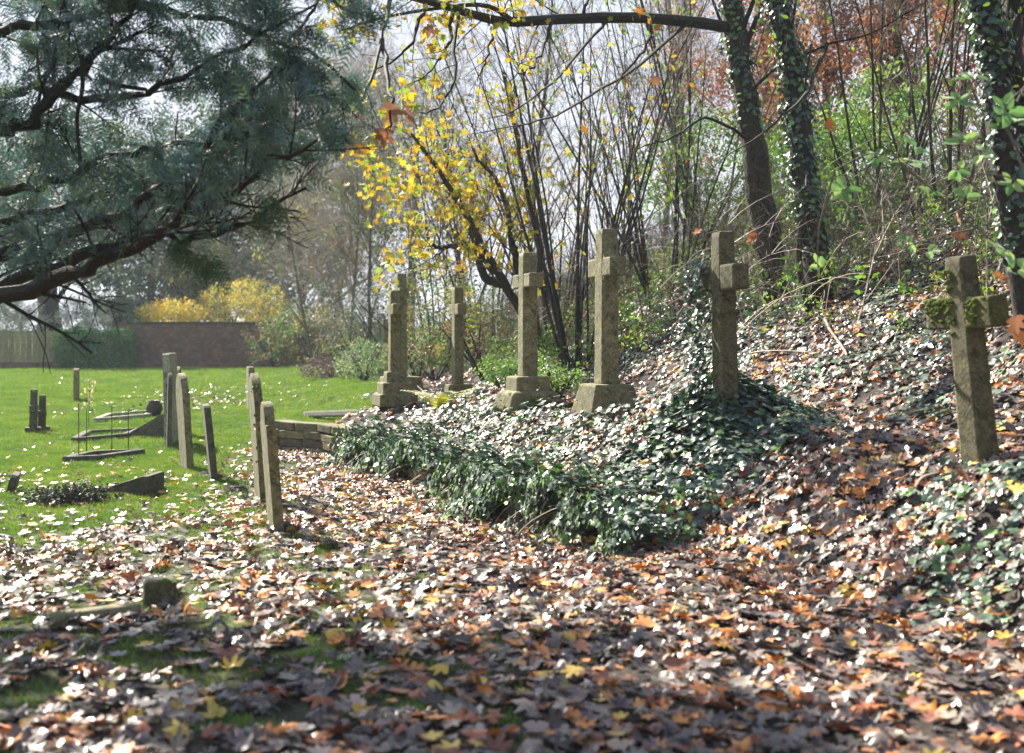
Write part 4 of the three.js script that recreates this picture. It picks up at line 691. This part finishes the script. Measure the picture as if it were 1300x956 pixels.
// over the boundary wall
shrub(222, 400, 60, 1.9, 0.8, 726, tintOf([0.7, 0.5, 0.03], [0.6, 0.45, 0.05], [0.45, 0.42, 0.06]), 'bright yellow bush over the middle of the brick wall', { size: [0.3, 0.6] });
shrub(310, 392, 62, 2.6, 1.6, 1144, tintOf([0.7, 0.5, 0.04], [0.5, 0.45, 0.08], [0.3, 0.34, 0.07]), 'larger yellow and green bush over the end of the brick wall', { size: [0.3, 0.6] });
shrub(265, 350, 70, 3.2, 2.2, 924, tintOf([0.35, 0.36, 0.1], [0.2, 0.26, 0.09], [0.5, 0.42, 0.08]), 'mixed green tree crown above the yellow bushes', { size: [0.5, 0.9], r: 0.1 });
shrub(20, 405, 57, 1.6, 1.1, 924, SILVER, 'silvery bush over the board fence', { size: [0.25, 0.5] });
shrub(108, 400, 57, 1.3, 1.0, 726, SILVER, 'silvery bush between the dark trunk and the brick wall', { size: [0.25, 0.5] });
shrub(155, 398, 60, 1.2, 0.9, 704, DARKG, 'dark green bush between the silvery and the yellow bushes', { size: [0.3, 0.6] });
shrub(121, 449, WD - 0.05, 1.6, 0.95, 1900, tintOf([0.07, 0.23, 0.05], [0.1, 0.28, 0.055], [0.055, 0.16, 0.045]), 'dense green ivy hanging over the joint of fence and brick wall', { name: 'ivy', gap: -2, boxy: true, deep: 0.5, size: [0.3, 0.55] });
// far trees
function leafyTree(px, d, hgt, rx, n, tint, label, o = {}) {
  const x = (px - CX) / FPX * d, base = on(x, d), t = thing(o.name || 'leafy_tree', label, 'tree', base), b = new Mesher(), tips = [], pts = wander(base.clone().add(V(0, -0.3, 0)), V(0, 1, 0), hgt * 0.9, 12, 0.04);
  part(t, 'trunk', tubeGeo(pts, o.r || 0.3, 0.06, 8, base, 0.15), o.mat || M.darkbark); ramify(b, pts, (o.r || 0.3) * 0.7, { n: 16, len: rx * 1.1, from: 0.25, levels: 1, lift: 0.1, rr0: 0.3 }, tips); part(t, 'branches', b.build(base), M.darkbark);
  const list = [], c = V(x, base.y + hgt * (o.mid ?? 0.62), -d); for (let k = 0; k < n; k++) { let p; do p = V(rr(-1, 1), rr(-1, 1), rr(-1, 1)); while (p.length() > 1); if (n3(p.x * 2 + px, p.y * 2.4, p.z * 2 + d) < (o.gap ?? -0.15)) continue; const w = o.cone ? (1 - (p.y + 1) * 0.42) : 1; p.multiply(V(rx * w, hgt * (o.half ?? 0.42), rx * w)).add(c); list.push({ p, q: randQ(), s: rr(...(o.size || [0.8, 1.7])), c: tint() }); }
  geoSplit(t, 'crown', o.geos || GE.clump, o.leafMat || L.leaf, list); return t;
}
leafyTree(65, 61, 13, 4.5, 1000, DARKG, 'dark evergreen with a thick black trunk behind the board fence', { r: 0.75, mid: 0.68, half: 0.36 });
shrub(400, 425, 50, 2.2, 1.4, 700, MIXED, 'tall mixed bush hiding the far end of the brick wall', { size: [0.35, 0.7], gap: -0.1 });
shrub(475, 420, 47, 2.0, 1.6, 600, tintOf([0.2, 0.24, 0.16], [0.14, 0.18, 0.1], [0.3, 0.3, 0.2]), 'grey-green bush behind the small far cross', { size: [0.3, 0.6], gap: 0 });
leafyTree(235, 78, 17, 5, 1100, tintOf([0.06, 0.1, 0.05], [0.09, 0.13, 0.06], [0.05, 0.08, 0.05]), 'large dull green tree behind the yellow bushes', {});
leafyTree(150, 84, 16, 4.5, 900, tintOf([0.07, 0.1, 0.06], [0.1, 0.13, 0.07]), 'grey-green tree behind the silvery bushes', { gap: 0 });
leafyTree(330, 88, 19, 5, 1000, tintOf([0.08, 0.12, 0.06], [0.14, 0.16, 0.07]), 'tall green tree behind the end of the brick wall', { gap: 0 });
leafyTree(290, 72, 12, 4.2, 1100, tintOf([0.1, 0.14, 0.07], [0.16, 0.19, 0.08], [0.07, 0.1, 0.06]), 'broad olive tree close behind the yellow bushes', { mid: 0.52, half: 0.46 });
leafyTree(190, 69, 11, 3.6, 1000, tintOf([0.06, 0.1, 0.07], [0.09, 0.13, 0.08]), 'blue-green tree close behind the brick wall', { mid: 0.52, half: 0.46 });
leafyTree(385, 68, 12, 3.4, 800, tintOf([0.12, 0.15, 0.08], [0.2, 0.2, 0.09]), 'olive tree behind the far corner bushes', { mid: 0.5, half: 0.46 });
leafyTree(-10, 80, 17, 5, 900, DARKG, 'dark tree at the left behind the board fence', {});
leafyTree(430, 76, 18, 4, 700, tintOf([0.1, 0.13, 0.07], [0.16, 0.17, 0.08]), 'grey-green tree behind the pale thin-stemmed trees', { gap: 0.05 });
leafyTree(520, 66, 16, 4, 600, tintOf([0.08, 0.12, 0.06], [0.2, 0.2, 0.08]), 'green tree deep behind the tall dark cross', { gap: 0.05 });

for (const [x, d, h, rx, lab] of [[12, -4, 13, 4.5, 'dark evergreen on the bank right behind the viewpoint'], [4, -10, 13, 5, 'dark evergreen behind the viewpoint beside the bank'], [-5, -11, 12, 5, 'dark evergreen behind the viewpoint on the lawn side'], [13, 4, 12, 3.8, 'dark evergreen on the bank at the right of the near cross']]) leafyTree(CX + x / d * FPX, d, h, rx, 900, DARKG, lab, { name: 'evergreen_tree', mid: 0.5, half: 0.48, size: [0.7, 1.3] });
// ---------------------------------------------------------------- the yew whose boughs hang in from the left
{
  const Y = (px, py, d) => P(px, py, d * 0.66), base = on(-5.7, 8.7), t = thing('yew_tree', 'old dark yew whose sweeping boughs hang in over the lawn', 'tree', base), b = new Mesher(), tips = [];
  const tr = wander(base.clone().add(V(0, -0.3, 0)), V(0.03, 1, 0), 4.4, 14, 0.04); part(t, 'trunk', tubeGeo(tr, 0.3, 0.11, 12, base, 0.25), M.darkbark);
  const st = (y0) => { const y = 1.6 + (y0 - 1.6) * 0.66; const k = Math.min(13, Math.max(0, Math.round((y - base.y) / 4.4 * 14))); return tr[k].clone(); };
  const limbs = [
    [2.1, [[-60, 392, 12.4], [80, 350, 12], [160, 318, 11.9], [240, 270, 11.7], [320, 222, 11.6], [400, 182, 11.4]], 0.1], [2.3, [[-40, 372, 12.7], [70, 338, 12.4], [150, 310, 12.2], [215, 298, 12], [270, 300, 12], [330, 270, 12], [385, 240, 12]], 0.07], [2.8, [[-40, 330, 12.9], [60, 305, 12.8], [150, 270, 12.6], [230, 215, 12.4], [290, 150, 12.2], [350, 90, 12]], 0.08],
    [3.6, [[-40, 178, 12.8], [40, 150, 12.6], [100, 90, 12.4], [150, 40, 12.3], [195, -20, 12.2]], 0.09], [3.9, [[-40, 130, 13], [40, 112, 12.9], [120, 128, 12.8], [190, 112, 12.6], [300, 60, 12.4], [400, 10, 12.2]], 0.06], [4.4, [[-40, 60, 13], [60, 30, 12.9], [160, 10, 12.8], [260, 20, 12.7], [380, 60, 12.6], [450, 110, 12.5]], 0.06],
    [3.2, [[-40, 250, 13.2], [60, 235, 13.1], [140, 200, 13], [230, 180, 12.8], [320, 190, 12.7], [400, 150, 12.6]], 0.06], [4.8, [[-40, -20, 13.2], [80, -40, 13], [220, -40, 12.8], [350, -20, 12.7], [460, 20, 12.7]], 0.06], [2.6, [[-60, 300, 13.6], [60, 270, 13.8], [160, 235, 14], [280, 210, 14], [370, 170, 14]], 0.06],
  ];
  for (const [y, w, r] of limbs) { const q = spline([st(y), ...w.map((a) => Y(...a))], 26).map((p, i) => i > 3 ? p.add(V(gauss(), gauss(), gauss()).multiplyScalar(0.035)) : p); part(t, 'bough', tubeGeo(q, r * 0.82, 0.009, 7, base, 0.18), M.darkbark); ramify(b, q.slice(2), r * 0.7, { n: 18, len: 0.8, from: 0.02, spread: 0.9, lift: 0.16, levels: 2, rr0: 0.24, sides: 3, droop: 0.15 }, tips); tips.push([q[26], tangentAt(q, 26), 1, q.slice(12)]); }
  part(t, 'branchlets', b.build(base), M.darkbark);
  part(t, 'stub', tubeGeo(spline([Y(128, 99, 12.2), Y(150, 108, 12.1), Y(186, 114, 12)], 8), 0.022, 0.014, 5, base), M.bark); part(t, 'hanging_branch', tubeGeo(spline([Y(104, 70, 12.2), Y(105, 110, 12.1), Y(98, 150, 12.1), Y(102, 205, 12.1)], 12), 0.018, 0.012, 5, base), M.darkbark);
  const list = [], YEW = tintOf([0.075, 0.15, 0.13], [0.09, 0.17, 0.135], [0.11, 0.18, 0.09], [0.055, 0.12, 0.11]);
  for (const [, d0, l, q] of tips) { const n = Math.round(3.2 + l * 3.2); for (let k = 0; k < n; k++) { const p = pick(q).clone(), [px, py] = toPixel(p); const edge = 360 - px * 0.42; if (py > edge && rnd() < 0.93) continue; if (n3(px * 0.016, py * 0.02, 3) < -0.28) continue; const dir = sideDir(d0, rr(0.3, 1.2)).add(V(0, -0.45, 0)).normalize(); list.push({ p, q: alongQ(dir, rr(0, 6.28)), s: rr(0.11, 0.25), c: YEW() }); } }
  // sprays hanging under the lowest bough
  for (const [px, py, d] of [[235, 335, 11.9], [250, 350, 11.9], [268, 345, 11.9], [222, 322, 11.9], [345, 270, 11.6], [330, 285, 11.6]]) for (let k = 0; k < 10; k++) list.push({ p: Y(px + gauss() * 10, py - 20 + gauss() * 12, d), q: alongQ(V(gauss() * 0.5 + 0.3, -1, gauss() * 0.5), rr(0, 6.28)), s: rr(0.13, 0.23), c: col(0.06, 0.12, 0.04) });
  geoSplit(t, 'foliage', GE.yew, L.needle, list);
}

// ---------------------------------------------------------------- brambles, fern, sticks and undergrowth
const bramLeaf = [[0.2, 0.36, 0.1], [0.3, 0.45, 0.12], [0.12, 0.26, 0.07]].map((c) => leafy(...c, { transmission: 0.5, clearcoat: 0.3, clearcoatRoughness: 0.4 })), rustLeaf = leafy(0.36, 0.13, 0.04, { transmission: 0.4 });
function bramble(label, stems, nodes, rust) {
  const base = on(P(...stems[0][0]).x, stems[0][0][2]), t = thing('bramble', label, 'bramble', base, 'bramble sprays at the right');
  for (const s of stems) part(t, 'stem', tubeGeo(spline(s.map((a) => P(...a)), 18), 0.008, 0.003, 5, base), M.twig);
  for (const [px, py, d, s] of nodes) { const n = Math.floor(rr(3, 6)), roll = rr(0, 6.28), q0 = quatE(0.9 + gauss() * 0.5, gauss() * 0.8, 0); for (let k = 0; k < n; k++) { const a = roll + k * 1.1 + gauss() * 0.2, m = part(t, 'leaf', GE.oval[k % 2], pick(bramLeaf)), o = V(Math.sin(a), 0, Math.cos(a)).multiplyScalar(s * 0.55).applyQuaternion(q0); m.position.copy(P(px, py, d)).add(o).sub(base); m.quaternion.copy(q0).multiply(quatE(gauss() * 0.3, a, gauss() * 0.3)); m.scale.setScalar(s); } }
  for (const [px, py, d, s] of rust) { const m = part(t, 'dead_leaf', pick(GE.maple.slice(0, 4)), rustLeaf); m.position.copy(P(px, py, d)).sub(base); m.quaternion.copy(quatE(1.2 + gauss() * 0.4, gauss(), gauss())); m.scale.setScalar(s); }
}
bramble('pale green bramble spray arching in front of the right-hand trunk', [[[1345, 470, 7.2], [1330, 330, 7.1], [1290, 190, 7], [1245, 110, 7], [1215, 85, 7]], [[1325, 300, 7.1], [1290, 230, 7], [1240, 220, 7]], [[1290, 190, 7], [1275, 140, 7], [1300, 110, 7]]], [[1238, 100, 7, 0.12], [1215, 128, 7, 0.1], [1280, 140, 7, 0.13], [1290, 155, 7, 0.11], [1222, 180, 7, 0.11], [1245, 195, 7, 0.1], [1275, 320, 7.1, 0.12], [1292, 340, 7.1, 0.12], [1285, 232, 7, 0.09]], [[1290, 408, 7.1, 0.16], [1294, 425, 7.1, 0.15], [1270, 352, 7.1, 0.12]]);
bramble('pale green bramble trailing over the slope behind the leaning cross', [[[1330, 360, 9], [1240, 290, 8.8], [1170, 230, 8.6], [1110, 195, 8.6], [1060, 215, 8.6]], [[1170, 230, 8.6], [1140, 200, 8.5], [1150, 170, 8.5]], [[1240, 290, 8.8], [1190, 300, 8.8], [1130, 320, 8.8]], [[1060, 215, 8.6], [1040, 290, 8.7], [1038, 350, 8.8]]], [[1155, 205, 8.5, 0.13], [1165, 185, 8.5, 0.12], [1112, 200, 8.6, 0.1], [1072, 240, 8.6, 0.12], [1042, 340, 8.8, 0.11], [1182, 245, 8.6, 0.1], [1225, 250, 8.7, 0.11], [1150, 308, 8.8, 0.11], [1215, 215, 8.6, 0.1], [1178, 318, 8.8, 0.1]], [[1052, 157, 8.6, 0.14], [1216, 272, 8.7, 0.14], [1218, 298, 8.7, 0.13], [956, 300, 9.2, 0.13], [886, 293, 9.6, 0.1]]);
{ // dead arching stems on the slope
  const base = on(...[5.5, 13]), t = thing('bramble_thicket', 'grey-brown thicket of dead arching stems under the trees', 'thicket', base), b = new Mesher();
  for (let k = 0; k < 300; k++) { const d = rr(10.5, 19), px = rr(840, 1320), x = (px - CX) / FPX * d, u = uOf(x, d); if (u < 7.9) continue; const a = rr(0, 6.28), l = rr(0.8, 2.4), q = wander(on(x, d), V(Math.cos(a), rr(0.5, 1.3), Math.sin(a)), l, 9, 0.1, V(0, -1.9, 0)); b.tube(q, (s) => 0.007 * (1 - 0.6 * s), 3, false); }
  part(t, 'stems', b.build(base), M.palewood); addSprays(t, Array.from({ length: 220 }, () => { const d = rr(11.5, 19), x = rr(0.1, 0.48) * d; return { p: on(x, d), q: alongQ(V(gauss(), 0.7, gauss()), rr(0, 6.28)), s: rr(0.5, 1.1), x, d }; }).filter((c) => uOf(c.x, c.d) > 8), M.twig);
}
{ // wood-floor growth behind the crosses
  const t = thing('undergrowth', 'twiggy leafy undergrowth covering the bank below the trees', 'undergrowth', on(2, 18)); t.userData.kind = 'stuff'; const tw = [], lv = [];
  for (let k = 0; k < 6500; k++) { const v = rr(9, 44), u1 = 6.1 + 1.1 * sst(17, 13, v) + Math.max(0, v - 19) * 0.17, u = u1 + Math.pow(rnd(), 1.05) * 11, [x, d] = fromUV(u, v); if (Math.abs(x) > d * 0.46) continue; const m = fbm2(x * 0.5, d * 0.5, 3); if (rnd() < 0.24) tw.push({ p: on(x, d), q: alongQ(V(gauss() * 0.7, 1, gauss() * 0.7), rr(0, 6.28)), s: rr(0.6, 1.7) }); else lv.push({ p: on(x, d, rr(0.05, 0.7)), q: randQ(), s: rr(0.2, 0.45), c: (m > -0.12 ? GREENY : MIXED)() }); }
  addSprays(t, tw, M.twig); geoSplit(t, 'leaves', GE.clump, L.leaf, lv);
}
{ // fern
  const base = G(556, 520), t = thing('fern', 'yellow-green fern at the ivy edge below the slender cross', 'fern', base), m = leafy(0.4, 0.42, 0.05, { transmission: 0.5 });
  for (let k = 0; k < 13; k++) { const a = rr(0, 6.28), q = wander(base.clone(), V(Math.cos(a) * 0.7, 1, Math.sin(a) * 0.7), rr(0.45, 0.75), 12, 0.04, V(Math.cos(a), -0.7, Math.sin(a))), b = new Mesher(); b.tube(q, () => 0.003, 3, false); for (let i = 1; i < 12; i++) { const tn = tangentAt(q, i), s = tn.clone().cross(UPV).normalize(), w = 0.13 * Math.sin(Math.PI * (i + 1) / 14); for (const e of [-1, 1]) { const p = q[i], p0 = b.vert(p.x, p.y, p.z), p1 = b.vert(p.x + tn.x * 0.04, p.y + tn.y * 0.04, p.z + tn.z * 0.04), p2 = b.vert(p.x + s.x * w * e + tn.x * 0.03, p.y - 0.01 + s.y * w * e, p.z + s.z * w * e + tn.z * 0.03); b.tri(p0, p1, p2); } } part(t, 'frond', b.build(base), m); }
}
for (const [a, b, r, lab] of [[[1042, 392], [1086, 486], 0.02, 'pale crooked stick lying across the slope ivy'], [[1150, 330], [1215, 370], 0.014, 'thin grey stick below the brambles'], [[948, 452], [1040, 452], 0.012, 'dark stick on the leaves right of the ivy heap'], [[1135, 440], [1160, 395], 0.014, 'short stick on the slope left of the leaning cross'], [[1160, 630], [1195, 600], 0.014, 'brown stick by the large ivy leaves'], [[590, 640], [500, 645], 0.008, 'thin dry stem at the foot of the low wall'], [[505, 465], [560, 520], 0.009, 'thin pale cane leaning in front of the stepped cross']]) {
  const p0 = G(...a), p1 = G(...b), q = spline([p0.clone().add(V(0, 0.03, 0)), p0.clone().lerp(p1, 0.4).add(V(rr(-0.04, 0.04), 0.06, 0)), p0.clone().lerp(p1, 0.7).add(V(rr(-0.05, 0.05), 0.05, 0)), p1.clone().add(V(0, 0.03, 0))], 12);
  const m = solo('fallen_stick', tubeGeo(q, r, r * 0.6, 6, p0, 0.2), M.palewood, lab, 'stick'); m.position.copy(p0);
}
{ // dark plant cushion in the lawn, ivy on the edge of the mossy headstone, thin sapling
  const c = G(88, 636), t = thing('low_plant', 'low dark spreading plant in a hollow of the grass', 'plant', c), l = []; for (let k = 0; k < 260; k++) { const x = c.x + gauss() * 0.3, d = -c.z + gauss() * 0.22; l.push({ p: on(x, d, rr(0, 0.1)), q: randQ(), s: rr(0.12, 0.22), c: tintOf([0.02, 0.03, 0.02], [0.03, 0.045, 0.02], [0.04, 0.03, 0.02])() }); } geoSplit(t, 'foliage', GE.clump, L.leaf, l);
  const p = hs2.position, iv = []; for (let k = 0; k < 130; k++) { const y = rnd(); iv.push({ p: V(p.x + 0.06 + gauss() * 0.03 - y * 0.07, p.y + 0.25 + y * 1.0, p.z + 0.27 + gauss() * 0.04), q: randQ(), s: rr(0.03, 0.055), c: ivyTint(0.1) }); } ivyPlant('small ivy climbing the edge of a mossy headstone', p.clone(), iv, 0);
  const s = G(112, 545), sp = thing('sapling', 'tiny sapling with a few pale leaves by the grave kerbs', 'sapling', s), q = wander(s.clone(), V(0.02, 1, 0), 0.85, 8, 0.05); part(sp, 'stem', tubeGeo(q, 0.008, 0.004, 4, s), M.twig); geoSplit(sp, 'leaves', GE.oval, L.leaf, Array.from({ length: 40 }, () => ({ p: q[Math.floor(rr(4, 9))].clone().add(V(gauss() * 0.1, gauss() * 0.08, gauss() * 0.1)), q: randQ(), s: rr(0.05, 0.09), c: tintOf([0.4, 0.42, 0.2], [0.5, 0.4, 0.2])() })));
}
renderer.render(scene, camera);
